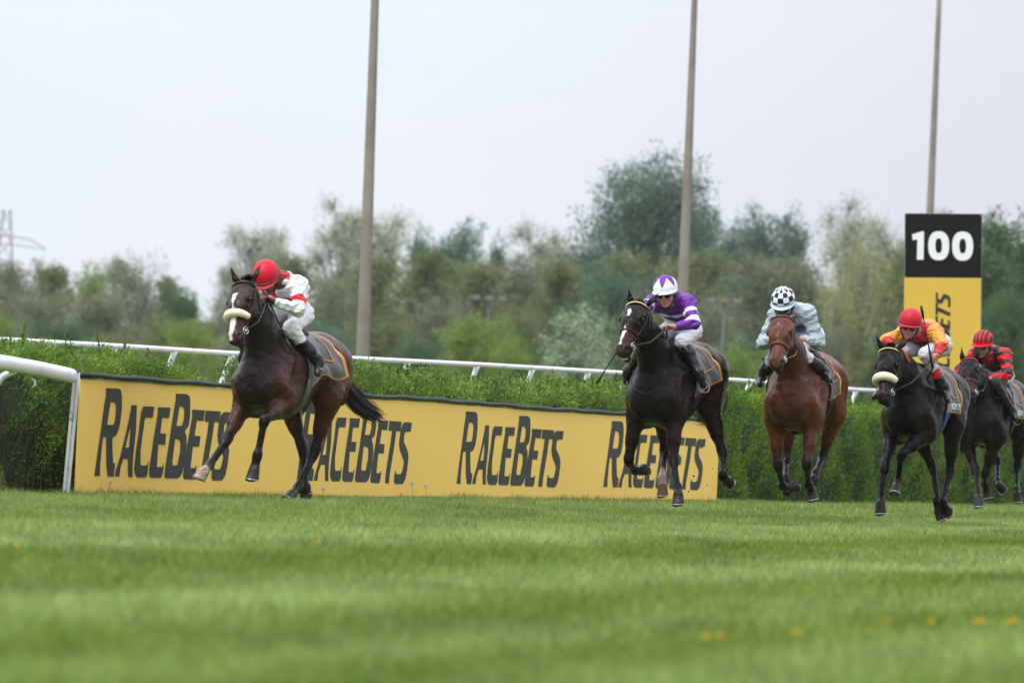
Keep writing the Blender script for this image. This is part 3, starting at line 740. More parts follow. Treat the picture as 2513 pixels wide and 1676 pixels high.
pole(2282.5, 523, 2305.6, 158, 18.5, 12, 'thinnest pole, rising behind the black 100 marker', top=13.05)
def mast(u, v, label):
    P = unproj(u, v, 215); root = empty('floodlight_mast', (P[0], P[1], 0)); tag(root, label, 'light mast', 'far floodlight masts')
    mb = MB(); mb.tube([A(0, 0, 0), A(0, 0, P[2])], [.06, .04], 8); mb.build('shaft', M_far, root, True)
    mb = MB(); mb.box((0, 0, P[2]), (1.25, .08, .06)); mb.build('crossarm', M_far, root)
    for x in (-.5, 0, .5): mb = MB(); mb.box((x, -.15, P[2]+.06), (.26, .2, .16)); mb.build('floodlight', mat('lamp_glass_%d%d' % (u, int(x*10)), (.17, .165, .175), rough=.4), root)
mast(1201, 735, 'faint light mast with lamps low above the green bushes, left of the purple jockey')
mast(1778, 742, 'faint light mast with three lamps between the purple and grey jockeys')
def pylon():
    P = unproj(10, 660, 560); root = empty('electricity_pylon', (P[0], P[1], 0)); tag(root, 'faint lattice pylon above the trees at far left', 'pylon')
    topz = unproj(8, 515, 560)[2]; mb = MB(); hw = lambda z: .35+1.7*(1-z/topz)
    for sx in (-1, 1):
        for sy in (-1, 1): mb.tube([A(sx*hw(0), sy*hw(0), 0), A(sx*.35, sy*.35, topz)], .04, 5)
    zs = np.linspace(4, topz, 12)
    for a, b in zip(zs[:-1], zs[1:]):
        for sx in (-1, 1): mb.tube([A(sx*hw(a), -hw(a), a), A(-sx*hw(b), -hw(b), b)], .035, 4)
    mb.build('lattice', M_far, root)
    arm_ = unproj(95, 612, 560); mb = MB(); z = arm_[2]
    for s_ in (1, -1): mb.tube([A(0, 0, z+1.2), A(s_*2.5, 0, z+.9), A(s_*4.0, 0, z)], [.06, .05, .04], 5); mb.tube([A(0, 0, z+.4), A(s_*4.0, 0, z)], .04, 5)
    mb.build('crossarm', M_far, root)
pylon()

# ---------------------------------------------------------------- dandelions
M_stalk = mat("dandelion_stalk", (.16, .19, .06), rough=.6)
M_seed = leaf_mat("seed_head_down", (.80, .78, .75), (.85, .83, .80), .5)
M_yflower = mat("dandelion_yellow", (.80, .50, .01), rough=.6)
def clock_flower(P, h, lab):
    root = empty('dandelion_clock', tuple(P)); tag(root, lab, 'dandelion', 'white dandelion clocks along the board')
    t = A(random.gauss(0, .015), 0, h); mb = MB(); mb.tube([A(0, 0, 0), t*.5+A(.004, 0, 0), t], .0022, 5); mb.build('stalk', M_stalk, root, True)
    r = np.random.default_rng(int(abs(P[0])*100)); n = 260; d = r.normal(size=(n, 3)); d /= np.linalg.norm(d, axis=1, keepdims=True)
    V, F = leaf_quads(t+d*.010, .014, r, 0, .25, d*2); link_mesh('seed_head', mesh_np('seed_head', V, F, 4, np.ones((len(V), 3))), M_seed, root, False)
for (u, v, h, lab) in ((272, 1181, .115, 'white dandelion clock below the first R of the board'), (792, 1199, .10, 'white dandelion clock right of the leading horse\'s hind hooves'),
                       (1012, 1186, .12, 'white dandelion clock below the second word of the board'), (1046, 1191, .10, 'thin dandelion clock just right of the one below the second word')):
    s, z = on_board(u, v, .10); clock_flower(bp(s, 0, .10), z, lab)
def yellow_flower(u, v, k):
    d = ray(u, v); t = -(CAM_H-.045)/d[2]; P = CAM+d*t; P[2] = float(ground_z(P[0], P[1])); root = empty('yellow_dandelion', tuple(P))
    tag(root, ('blurred yellow dandelion in the near turf, %s' % k), 'dandelion', 'yellow dandelions in the turf')
    mb = MB(); mb.tube([A(0, 0, 0), A(0, 0, .045)], .002, 5); mb.build('stalk', M_stalk, root, True)
    r = np.random.default_rng(int(u)); V, F = leaf_quads(A(0, 0, .045)+r.normal(size=(70, 3))*np.array([.003, .003, .001]), .012, r, .1, .3, r.normal(size=(70, 3))*np.array([1.6, 1.6, .35])+A(0, 0, .25))
    link_mesh('flower_head', mesh_np('flower_head', V, F, 4), M_yflower, root, False)
for u, v, k in ((1731, 1559, 'leftmost of the row'), (1770, 1555, 'second of the row from the left'), (1955, 1554, 'alone in the middle of the row'), (2137, 1556, 'dim one lower in the row'),
                (2175, 1529, 'highest of the row'), (2283, 1534, 'between the highest and the bright pair'), (2395, 1538, 'left one of the bright pair'), (2410, 1537, 'right one of the bright pair'), (2470, 1544, 'next to the right frame edge'), (2489, 1536, 'last at the right frame edge'),
                (41, 1345, 'alone at the left frame edge'), (779, 1326, 'alone below the leading horse'), (1512, 1310, 'alone below the second horse')):
    yellow_flower(u, v, k)
# ---------------------------------------------------------------- trees beyond the course
def lm(n, a, b, t=.3): return leaf_mat(n, a, b, t, .6, .35)
TM = dict(dark=lm("leaf_dark_green", (.080, .145, .095), (.130, .200, .125), .4), blue=lm("leaf_blue_green", (.085, .165, .110), (.135, .225, .140), .4),  # part of the distance haze is mixed into these paler, greyer leaf colours
          olive=lm("leaf_olive", (.135, .165, .065), (.200, .240, .090), .4), sparse=lm("leaf_young_grey_green", (.33, .36, .26), (.42, .45, .31), .4),
          bright=lm("leaf_bright_green", (.145, .220, .035), (.225, .310, .055), .4), willow=lm("leaf_yellow_willow", (.22, .235, .08), (.30, .305, .11), .4),
          brown=lm("leaf_bud_brown", (.150, .180, .100), (.205, .235, .125), .4), blossom=lm("leaf_and_blossom", (.14, .21, .075), (.20, .28, .11), .4), deep=lm("leaf_deep_green", (.050, .110, .040), (.100, .180, .060), .4))
M_bark = mat("bark", (.11, .10, .085), rough=.95, var=.3, vscale=2)
M_twig = mat("grey_twigs", (.26, .26, .22), rough=.95, var=.3, vscale=2)
def tree_proto(kind, h, w, seed):
    """trunk mesh and crown mesh of a tree of height h and crown width w, standing at the origin"""
    r = np.random.default_rng(seed); mb = MB()
    spec = dict(dark=(60, 330, .15), blue=(54, 330, .15), olive=(60, 280, .16), sparse=(42, 42, .12), bright=(50, 330, .16),
                willow=(64, 200, .18), brown=(70, 230, .15), blossom=(46, 330, .15), deep=(60, 340, .17), big=(90, 330, .14))[kind]
    nc, nl, ls = spec
    low = kind in ('bright', 'blossom', 'willow', 'deep', 'olive', 'brown')
    ch0 = .04*h if low else (.30*h if kind == 'big' else .15*h)
    mb.tube([A(0, 0, 0), A(r.normal()*.1, 0, h*.3), A(r.normal()*.2, 0, h*.6), A(r.normal()*.2, 0, h*.9)], [h*.020, h*.016, h*.009, h*.002], 8)
    P = []
    for i in range(nc):
        t = ((i+.5)/nc)**.9; zc = ch0+(h-ch0)*t*.95; q = (zc-ch0)/(h-ch0)
        prof = (1-abs(2*min(1, q*1.02)-.75)**2.6*.75) if q < .88 else .80*math.sqrt(max(0.02, (1-q)/.12))
        rad = w/2*max(.05, prof)*math.sqrt(r.uniform(.04, 1.0)); an = r.uniform(0, 6.28)
        c = A(math.cos(an)*rad*.85, math.sin(an)*rad*.85, zc+r.normal()*.015*h)
        if kind == 'big':
            rad = w/2*max(.1, prof)*math.sqrt(r.uniform(.25, 1.0)); c = A(math.cos(an)*rad*.92, math.sin(an)*rad*.92, zc)
            if abs(math.sin(an*1.5+zc*.7)) < .30 and q < .8: continue
        b0 = A(0, 0, max(h*.10, zc*.62))
        mb.tube([b0, (b0+c)/2+A(0, 0, h*.02), c], [h*.007, h*.004, h*.0015], 5)
        sz = .16*math.sqrt(w*h)*r.uniform(.55, 1.15)
        if kind == 'sparse':
            for _ in range(16):
                d_ = nrm(r.normal(size=3)+A(math.cos(an)*.5, math.sin(an)*.5, .8)); e_ = c+d_*sz*r.uniform(.6, 1.3); mb.tube([c, (c+e_)/2+r.normal(size=3)*.05, e_], [.022, .016, .008], 3)
                for f_ in (.5, .75, 1.0): P.append(c+(e_-c)*f_+r.normal(size=(nl//6, 3))*.20)
        elif kind == 'willow':
            for _ in range(10):
                q_ = c+r.normal(size=3)*A(sz*.8, sz*.8, sz*.4); ln_ = h*r.uniform(.10, .24); tt = r.uniform(0, 1, nl//9)
                P.append(q_[None]-np.outer(tt, A(0, 0, ln_))+r.normal(size=(nl//9, 3))*.07)
        else:
            g_ = r.normal(size=(nl, 3)); g_ /= np.linalg.norm(g_, axis=1, keepdims=True)
            P.append(c+g_*(sz*r.uniform(.1, 1.1, nl)**.55)[:, None]*A(1, 1, .8))
            for _ in range(6):
                c2 = c+nrm(r.normal(size=3)+A(0, 0, .35))*sz*r.uniform(.85, 1.25); P.append(c2+r.normal(size=(nl//10, 3))*sz*.17)
            if kind == 'brown':
                for _ in range(5): e_ = c+nrm(r.normal(size=3)+A(0, 0, .7))*sz*1.3; mb.tube([c, e_], [.016, .005], 3)
    P = np.concatenate(P); P = P[P[:, 2] > .1]; P[:, 2] *= h/np.percentile(P[:, 2], 99.7)
    V, F = leaf_quads(P, ls, r, -.3 if kind == 'willow' else .1, .35 if kind == 'willow' else .6, None)
    C = np.repeat(r.uniform(.7, 1.3, (len(P), 1))*np.ones((1, 3)), 4, 0)
    if kind == 'blossom':
        top = P[:, 2] > h*.2; cand = np.repeat((r.random(len(P)) < .34) & top, 4); C[cand] = np.array([3.9, 2.9, 6.5])*.95
    mk = 'dark' if kind == 'big' else kind
    crown = mesh_np('crown_'+kind, V, F, 4, C); crown.materials.append(TM[mk])
    trunk = bpy.data.meshes.new('trunk_'+kind); trunk.from_pydata(mb.v, [], mb.f); trunk.update(); trunk.materials.append(M_twig if kind in ('sparse', 'brown') else M_bark); trunk.shade_smooth()
    return trunk, crown, h, w
PROTO = {}
def proto(kind, i, asp):
    a_ = min((.35, .6, .95), key=lambda q: abs(math.log(q/asp))); k = (kind, i, a_); h = 12.0 if a_ < .9 else 8.0; w = h*a_
    if k not in PROTO: PROTO[k] = tree_proto(kind, h, w, 100+i*17+len(kind)*5+int(a_*100))
    return PROTO[k]
KL = dict(dark='dark green tree', blue='blue green tree', olive='olive green tree', sparse='thin tree with pale young leaves', bright='bright green bush', willow='yellowish willow with drooping twigs',
          brown='brownish tree still in bud', blossom='bush covered in cream blossom candles', deep='dense deep green tree', big='tallest tree, dark green with open gaps in its crown')
def tree(kind, i, u, v, wpx, dist, where, rot=0.0):
    """u, v = photo pixel (2351-wide reading) of the top centre; wpx crown width in the same pixels"""
    u *= 1.0689; v *= 1.0689; wpx *= 1.0689
    P = unproj(u, v, dist); d_, h_ = dist, P[2]; w_ = wpx/FPX*dist
    tr, cr, ph, pw = proto(kind, i, w_/h_)
    # world verticals lean in the picture: stand the foot under the top
    nm = 'bush' if kind in ('bright', 'blossom') else ('willow_tree' if kind == 'willow' else 'tree')
    root = empty(nm, (P[0], P[1], 0), rot); root.scale = (w_/pw, w_/pw, h_/ph)
    tag(root, KL[kind]+' '+where, 'bush' if nm == 'bush' else 'tree', 'bushes in front of the wood' if nm == 'bush' else 'trees beyond the course')
    for n_, me in (('trunk', tr), ('crown', cr)):
        o = bpy.data.objects.new(n_, me); COL.objects.link(o); o.parent = root
if DO_TREES:
    T_ = [ # kind, proto, u, v, width, distance, where
     ('brown', 0, 30, 600, 170, 330, 'below the pylon at the far left'), ('olive', 0, 120, 612, 150, 320, 'second from the left edge'), ('bright', 1, 215, 612, 110, 310, 'rising in the left group like a tree'),
     ('sparse', 0, 262, 590, 130, 330, 'behind the left group'), ('brown', 1, 320, 592, 190, 300, 'forming the top of the left group'), ('olive', 1, 395, 640, 120, 300, 'at the right shoulder of the left group'),
     ('deep', 0, 425, 665, 100, 290, 'at the foot of the left slope of treetops'), ('olive', 2, 470, 735, 120, 280, 'low in the notch left of the leading horse'), ('brown', 2, 80, 660, 240, 280, 'in front of the left group'),
     ('brown', 0, 230, 670, 260, 275, 'in the middle of the lower left wood'), ('olive', 0, 370, 720, 200, 260, 'low and wide at lower left'), ('deep', 1, 150, 740, 240, 250, 'darkest low one on the left'), ('brown', 1, 20, 740, 200, 250, 'low at the left edge'), ('olive', 1, 290, 760, 220, 245, 'low behind the left hedge'),
     ('sparse', 1, 580, 520, 170, 300, 'just left of the red cap'), ('sparse', 2, 650, 528, 160, 320, 'right behind the red cap'), ('sparse', 0, 535, 600, 120, 290, 'low behind the leading horse\'s ears'),
     ('olive', 2, 680, 590, 180, 290, 'behind the white jacketed jockey'), ('brown', 2, 560, 660, 220, 270, 'behind the leading horse\'s head'),
     ('sparse', 3, 790, 465, 190, 330, 'tall, left of the nearest pole'), ('sparse', 1, 890, 485, 220, 330, 'tall, right of the nearest pole'), ('olive', 0, 860, 590, 180, 290, 'behind the nearest pole'), ('brown', 0, 760, 640, 200, 275, 'left of the nearest pole, lower'),
     ('blue', 0, 1040, 515, 150, 340, 'with a rounded top right of the nearest pole'), ('blue', 1, 975, 530, 90, 345, 'narrow beside the rounded one'), ('olive', 1, 980, 575, 200, 300, 'broad below the blue green pair'), ('olive', 2, 1090, 600, 180, 290, 'broad, under the rounded blue green one'),
     ('sparse', 2, 1240, 515, 190, 330, 'left of the tallest tree'), ('blue', 1, 1150, 548, 60, 340, 'small pointed, between thin trees'), ('brown', 1, 1190, 590, 180, 300, 'left of centre'), ('sparse', 0, 1320, 560, 150, 320, 'just left of the tallest tree'),
     ('big', 0, 1495, 363, 380, 320, 'behind the second pole'), ('dark', 0, 1610, 470, 130, 330, 'hugging the right side of the tallest one'), ('dark', 1, 1745, 488, 150, 330, 'with a rounded top right of the tallest one'), ('dark', 0, 1815, 495, 110, 335, 'right half of the rounded pair'), ('dark', 2, 1680, 520, 120, 335, 'low between the tallest and the rounded pair'),
     ('olive', 0, 1440, 585, 200, 290, 'below the tallest one, left'), ('olive', 1, 1600, 580, 220, 290, 'below the tallest one, right'), ('brown', 2, 1760, 590, 220, 285, 'behind the checked cap'), ('olive', 2, 1300, 600, 180, 290, 'below the thin trees left of centre'), ('blue', 0, 1420, 615, 170, 270, 'in front of the centre wood'),
     ('brown', 0, 1850, 600, 170, 285, 'left of the willow'), ('sparse', 3, 1950, 465, 190, 320, 'with a domed top left of the 100 marker'), ('sparse', 1, 2030, 500, 150, 325, 'between the domed one and the marker'), ('olive', 1, 2070, 560, 130, 310, 'right of the willow'),
     ('willow', 0, 1985, 555, 210, 250, 'left of the marker'), ('willow', 1, 1930, 640, 160, 245, 'lower, left of the main one'), ('dark', 1, 2180, 500, 150, 320, 'hidden behind the marker'), ('deep', 2, 2300, 498, 170, 250, 'right of the marker'), ('deep', 0, 2375, 520, 190, 250, 'cut by the right edge'), ('deep', 1, 2250, 570, 170, 245, 'peeping past the marker edge'), ('deep', 2, 2330, 640, 220, 235, 'low at the right edge'), ('deep', 0, 2460, 560, 200, 240, 'outside the right edge'),
     ('brown', 1, 650, 700, 240, 260, 'behind the white jockey, low'), ('olive', 2, 540, 780, 220, 240, 'low behind the leading horse\'s neck'), ('blue', 1, 740, 730, 180, 260, 'low behind the leading jockey\'s back'), ('olive', 0, 880, 720, 240, 255, 'low behind the nearest pole'), ('deep', 1, 960, 780, 200, 240, 'low left of the bright bush'),
     ('brown', 2, 1010, 680, 220, 265, 'above the bright bush'), ('olive', 1, 1180, 690, 220, 260, 'above the blossom bush'), ('deep', 0, 1330, 680, 200, 255, 'behind the blossom bush'), ('olive', 2, 1500, 690, 240, 255, 'behind the purple jockey'), ('brown', 0, 1640, 690, 240, 255, 'between purple and checked caps, low'), ('deep', 2, 1720, 760, 200, 240, 'low between second and third horse'), ('olive', 0, 1820, 700, 200, 250, 'behind the grey jockey'), ('brown', 1, 1900, 740, 160, 240, 'low left of the willow'), ('deep', 1, 2060, 760, 200, 240, 'low below the willow'), ('deep', 0, 2180, 700, 200, 235, 'behind the marker, low'),
     ('bright', 0, 1105, 728, 250, 205, 'right of the nearest pole'), ('bright', 1, 1190, 770, 150, 200, 'small, between the big one and the blossom'), ('blossom', 0, 1335, 700, 190, 190, 'left of the second horse'), ('bright', 2, 440, 735, 190, 205, 'left of the leading horse'), ('bright', 0, 1700, 800, 220, 200, 'low between second and third horse'), ('bright', 1, 1560, 760, 150, 205, 'behind the second horse'), ('bright', 2, 8, 720, 60, 205, 'at the left frame edge')]
    side_ = ['farthest outside the left edge', 'far outside the left edge', 'outside the left edge', 'just outside the left edge', 'low outside the left edge', 'close outside the left edge', 'beside the left edge',
             'just outside the right edge', 'outside the right edge, broad', 'far outside the right edge', 'farthest outside the right edge']
    for q, (kind, u, v, w) in enumerate((('olive', -640, 600, 220), ('brown', -520, 610, 200), ('deep', -420, 640, 220), ('olive', -310, 600, 210), ('bright', -220, 740, 240), ('brown', -190, 610, 200), ('olive', -80, 620, 190),
                                         ('deep', 2560, 530, 210), ('olive', 2680, 560, 230), ('dark', 2800, 520, 240), ('olive', 2930, 560, 240))):
        T_.append((kind, q % 3, u, v, w, 270, side_[q]))
    for k, (kind, i, u, v, w, d, wh) in enumerate(T_): tree(kind, i, u, v, w, d, wh, rot=(k*1.7) % 6.28)
if DO_HAZE:
    m = bpy.data.materials.new("haze_air"); m.use_nodes = True; nt = m.node_tree; nt.nodes.clear()
    o_ = nt.nodes.new('ShaderNodeOutputMaterial'); v_ = nt.nodes.new('ShaderNodeVolumePrincipled')
    v_.inputs['Color'].default_value = (.955, .975, 1.0, 1); v_.inputs['Density'].default_value = HAZE; v_.inputs['Anisotropy'].default_value = .0
    nt.links.new(v_.outputs[0], o_.inputs['Volume'])
    mb = MB(); mb.box((0, 1200, 21), (3100, 2900, 44)); o = mb.build('haze', m); tag(o, 'thin pale haze over the far trees', 'haze', kind='stuff')
# ---------------------------------------------------------------- horses
class Frame:
    def __init__(self, O, theta):
        self.O = A(*O); s, c = math.sin(theta), math.cos(theta)
        self.M = np.array([[-s, c, 0], [-c, -s, 0], [0, 0, 1.0]])   # columns: forward, left, up
        self.rz = math.atan2(-c, -s)
        self.cam = self.loc(CAM)
    def loc(self, P): return self.M.T@(np.asarray(P, float)-self.O)
    def wor(self, p): return self.O+self.M@np.asarray(p, float)
    def rd(self, uv): return self.M.T@ray(*uv)
    def at_x(self, uv, x):
        d = self.rd(uv); t = (x-self.cam[0])/d[0]; return self.cam+d*t
    def at_depth(self, uv, dep): return self.cam+self.rd(uv)*dep
    def solve(self, P0, Ln, uv, flag=1):
        """point at distance Ln from P0 on the sight line of photo pixel uv; flag +1 near side, -1 far side, 0 square on"""
        P0 = A(*P0); d = nrm(self.rd(uv)); w = self.cam-P0
        b = d@w; c = w@w-Ln*Ln; disc = b*b-c
        if disc <= 0 or flag == 0:
            P = self.cam+d*(-b); return P0+nrm(P-P0)*Ln
        t = -b-math.copysign(math.sqrt(disc), flag)
        return self.cam+d*t
    def px(self, p): return proj(self.wor(p))

Y = A(0, 1, 0)
M_hair = mat("horse_hair", (.006, .005, .005), rough=.45, var=.3, vscale=40)
M_leather = mat("black_leather", (.010, .009, .009), spec=.3, rough=.35, var=.2, vscale=30)
M_leather_brown = mat("brown_leather", (.07, .028, .018), rough=.45, var=.2, vscale=30)
M_metal = mat("bit_metal", (.62, .62, .62), rough=.25, metal=1.0)
M_shoe = mat("shoe_aluminium", (.5, .5, .5), rough=.35, metal=.9)
M_eye = mat("horse_eye", (.004, .003, .003), rough=.18, coat=.3)
M_fleece = mat("cream_fleece", (.86, .79, .58), rough=.95, bump=.6, bscale=180, var=.08, vscale=60, sheen=.4)
M_saddle = mat("racing_saddle", (.010, .010, .011), rough=.45, spec=.25)
M_cloth = mat("grey_saddle_cloth", (.055, .055, .06), rough=.42, var=.15, vscale=12, sheen=.3)
M_cloth_black = mat("black_saddle_cloth", (.010, .010, .011), spec=.25, rough=.45, sheen=.2)
M_piping = mat("orange_piping", (.62, .27, .04), rough=.55)
M_teeth = mat("horse_teeth", (.55, .42, .25), rough=.4)
def coat_mat(name, rough, spec=.20):
    m, nt, b = nt_new(name); ln = nt.links.new
    a = nt.nodes.new('ShaderNodeVertexColor'); a.layer_name = 'col'
    tc = nt.nodes.new('ShaderNodeTexCoord')
    n = nt.nodes.new('ShaderNodeTexNoise'); n.inputs['Scale'].default_value = 6; n.inputs['Detail'].default_value = 6
    ln(tc.outputs['Object'], n.inputs['Vector'])
    mr = nt.nodes.new('ShaderNodeMapRange'); mr.inputs[1].default_value = .3; mr.inputs[2].default_value = .7
    mr.inputs[3].default_value = .7; mr.inputs[4].default_value = 1.35
    ln(n.outputs[0], mr.inputs[0])
    vm = nt.nodes.new('ShaderNodeVectorMath'); vm.operation = 'SCALE'
    ln(a.outputs[0], vm.inputs[0]); ln(mr.outputs[0], vm.inputs['Scale']); ln(vm.outputs[0], b.inputs['Base Color'])
    b.inputs['Roughness'].default_value = rough; b.inputs['Specular IOR Level'].default_value = spec
    r2 = nt.nodes.new('ShaderNodeMapRange'); r2.inputs[1].default_value = .3; r2.inputs[2].default_value = .7
    r2.inputs[3].default_value = rough-.06; r2.inputs[4].default_value = rough+.14
    n3 = nt.nodes.new('ShaderNodeTexNoise'); n3.inputs['Scale'].default_value = 14; ln(tc.outputs['Object'], n3.inputs['Vector'])
    ln(n3.outputs[0], r2.inputs[0]); ln(r2.outputs[0], b.inputs['Roughness'])
    # veins and muscle striations, fine hair
    n2 = nt.nodes.new('ShaderNodeTexNoise'); n2.inputs['Scale'].default_value = 9; n2.inputs['Detail'].default_value = 5; n2.inputs['Distortion'].default_value = .2
    ln(tc.outputs['Object'], n2.inputs['Vector'])
    bp = nt.nodes.new('ShaderNodeBump'); bp.inputs['Strength'].default_value = .75; bp.inputs['Distance'].default_value = .04
    ln(n2.outputs[0], bp.inputs['Height'])
    n4 = nt.nodes.new('ShaderNodeTexNoise'); n4.inputs['Scale'].default_value = 70; n4.inputs['Detail'].default_value = 3
    mp = nt.nodes.new('ShaderNodeMapping'); mp.inputs['Scale'].default_value = (.35, 1, .5); ln(tc.outputs['Object'], mp.inputs[0]); ln(mp.outputs[0], n4.inputs['Vector'])
    b2 = nt.nodes.new('ShaderNodeBump'); b2.inputs['Strength'].default_value = .25; b2.inputs['Distance'].default_value = .006
    ln(n4.outputs[0], b2.inputs['Height']); ln(bp.outputs[0], b2.inputs['Normal']); ln(b2.outputs[0], b.inputs['Normal'])
    return m
M_coat = coat_mat("horse_coat", .27)
M_coat_black = coat_mat("black_horse_coat", .24, .11)

def hoof(S, cor, sole, col, wide=1.0):
    ax = nrm(sole-cor); toe = nrm(np.cross(ax, Y)); n = nrm(ax-.38*toe)
    s2 = sole+toe*.012
    S.cone(cor, s2+ax*.03, .047*wide, .066*wide, k=.012, lat=np.cross(n, toe), s=.95, c=col, cut=(s2, n))
    return dict(c=s2, n=n, toe=toe, lat=nrm(np.cross(n, toe)), r=.062*wide)

def hair_strands(name, roots, dirs, length, parent, material=None, w=.006, drop=.25, curl=.03, seg=6, seed=1, flow=None):
    """thin tapering ribbons; roots (n,3), dirs (n,3)"""
    r = np.random.default_rng(seed); n = len(roots); roots = np.asarray(roots, float); D = np.asarray(dirs, float)
    D = D/np.linalg.norm(D, axis=1, keepdims=True)
    Ls = length*r.uniform(.6, 1.1, n)
    side = np.cross(D, r.normal(size=(n, 3))); side /= np.linalg.norm(side, axis=1, keepdims=True)
    ph = r.uniform(0, 6.28, n); V = np.zeros((n, seg+1, 2, 3))
    for i in range(seg+1):
        t = i/seg
        p = roots+D*(Ls*t)[:, None]
        p[:, 2] -= drop*Ls*t*t
        p += side*(np.sin(ph+t*4)*curl*t)[:, None]
        if flow is not None: p += np.asarray(flow)[None]*(t*t)*Ls[:, None]
        ww = w*(1-t)**.6*.5+.0006
        V[:, i, 0] = p-side*ww; V[:, i, 1] = p+side*ww
    V = V.reshape(-1, 3)
    base = (np.arange(n)*(seg+1)*2)[:, None]
    Fs = [base+np.array([[2*i, 2*i+1, 2*i+3, 2*i+2]]) for i in range(seg)]
    me = mesh_np(name, V, np.concatenate(Fs), 4)
    return link_mesh(name, me, material or M_hair, parent)

def make_horse(cfg):
    crop = cfg['crop']
    def px(p): return (crop[0]+p[0]/crop[2], crop[1]+p[1]/crop[2])
    W = unproj(*px(cfg['withers']), cfg['depth'])
    th = cfg['theta']; O = W-A(0, 0, 1.60)
    fr = Frame(O, th)
    gz = cfg.get('ground', 0.0)
    root = empty('horse', (O[0], O[1], max(0.0, gz)), fr.rz)
    dz = O[2]-max(0.0, gz)           # local shift between frame and the object's base
    tag(root, cfg['label'], 'horse', cfg.get('group'))
    fr.root = root
    piv = empty  # noqa
    S = Sdf(); c = cfg['coat']; cu = cfg['upper']; cd = cfg['dark']; cb = cfg.get('belly', c)
    sv = lambda P0, Ln, p, f: fr.solve(P0, Ln, px(p), f)
    # trunk
    pit = cfg.get('pitch', 0.0)
    def T(x, y, z):                   # body points, pitched about the withers
        return A(x*math.cos(pit)-0*z, y, z+x*math.sin(pit))
    g = cfg.get('girth', 1.0)
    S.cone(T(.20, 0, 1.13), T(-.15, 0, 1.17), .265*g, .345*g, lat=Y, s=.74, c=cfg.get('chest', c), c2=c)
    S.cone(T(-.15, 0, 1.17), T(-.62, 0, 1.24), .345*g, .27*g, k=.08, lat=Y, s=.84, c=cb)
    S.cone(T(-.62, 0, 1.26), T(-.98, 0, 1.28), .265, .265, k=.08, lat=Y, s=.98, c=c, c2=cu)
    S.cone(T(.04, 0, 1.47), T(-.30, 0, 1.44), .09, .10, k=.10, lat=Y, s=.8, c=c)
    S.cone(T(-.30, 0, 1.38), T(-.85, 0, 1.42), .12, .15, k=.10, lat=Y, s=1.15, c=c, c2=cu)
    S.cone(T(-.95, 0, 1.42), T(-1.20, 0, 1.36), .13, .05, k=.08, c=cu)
    for sd in (1, -1):
        S.cone(T(.02, sd*.115, 1.40), T(.27, sd*.150, 1.09), .085, .100, k=.07, lat=Y, s=.75, c=c, c2=cu)       # shoulder blade
        S.cone(T(.27, sd*.148, 1.09), T(.10, sd*.175, .97), .096, .095, k=.05, c=cu)                                # upper arm
        S.cone(T(-.02, sd*.17, 1.25), T(.04, sd*.19, 1.02), .11, .10, k=.08, lat=Y, s=.8, c=c, c2=cu)           # triceps
        S.ell(T(.38, sd*.085, 1.06), (.075, .085, .12), k=.05, c=cfg.get('chest', c))                           # breast
        S.cone(T(.33, sd*.06, .98), T(.10, sd*.10, .88), .09, .09, k=.07, c=cfg.get('chest', c))
        S.cone(T(-.92, sd*.10, 1.30), T(-.78, sd*.17, 1.08), .19, .15, k=.07, lat=Y, s=.85, c=cu)                # thigh mass
        S.cone(T(-1.00, sd*.12, 1.33), T(-1.16, sd*.10, 1.16), .145, .115, k=.07, lat=Y, s=.9, c=cu)             # buttock
        S.cone(T(-.78, sd*.17, 1.40), T(-.72, sd*.19, 1.28), .06, .06, k=.08, c=c)                               # point of hip
    # muscle relief: grooves and swellings under the hide
    for sd in (1, -1):
        S.cone(T(.10, sd*.205, 1.30), T(.22, sd*.22, 1.12), .035, .030, k=.03, c=c, c2=cu)
        S.cone(T(-.06, sd*.235, 1.22), T(.06, sd*.235, 1.05), .040, .035, k=.03, c=c, c2=cu)
        S.cone(T(.36, sd*.03, 1.16), T(.40, sd*.10, 1.02), .035, .045, k=.02, c=cfg.get('chest', c))
        S.ell(T(-.96, sd*.215, 1.30), (.12, .05, .13), k=.04, c=cu)
        S.ell(T(-1.04, sd*.19, 1.10), (.07, .05, .14), k=.03, c=cu)
        S.ell(T(-.66, sd*.235, 1.13), (.09, .035, .11), k=.04, c=cu)
    # neck and head
    N0 = T(.10, 0, 1.33)
    poll = sv(T(.02, 0, 1.50), cfg.get('neck', .80), cfg['poll'], cfg.get('poll_f', 1))
    muz = sv(poll, cfg.get('head', .60), cfg['muzzle'], cfg.get('muz_f', 1))
    a = nrm(muz-poll)
    latv = Y+A(1, 0, 0)*math.tan(cfg.get('hyaw', 0.0)); latv = nrm(latv-a*(latv@a))
    if 'hroll' in cfg:
        pass
    n = nrm(np.cross(latv, a)); hs_ = 1
    if n[0] < 0: n = -n
    H = lambda x, y, z: poll+a*x+n*y+latv*z        # along the head, out of the face, to the horse's left
    q = nrm(poll-N0); nl = nrm(Y-q*(Y@q)); nd = nrm(np.cross(q, nl));
    if nd[0] < 0: nd = -nd                          # nd: throat side
    NP = lambda t, o: N0+(poll-N0)*t+nd*o
    cn = cfg.get('neckc', c)
    S.cone(T(-.02, 0, 1.36), NP(.38, .0), .20, .175, k=.06, lat=nl, s=.70, c=cfg.get('chest', c), c2=cn)
    S.cone(T(.20, 0, 1.22), NP(.40, .03), .22, .15, k=.08, lat=nl, s=.72, c=cfg.get('chest', c), c2=cn)
    S.cone(NP(.38, 0), NP(.86, .03), .165, .105, k=.06, lat=nl, s=.66, c=cn)
    S.cone(NP(.84, .02), H(.11, -.05, 0), .105, .09, k=.05, lat=latv, s=.8, c=cn)
    hs = cfg.get('hw', 1.0)
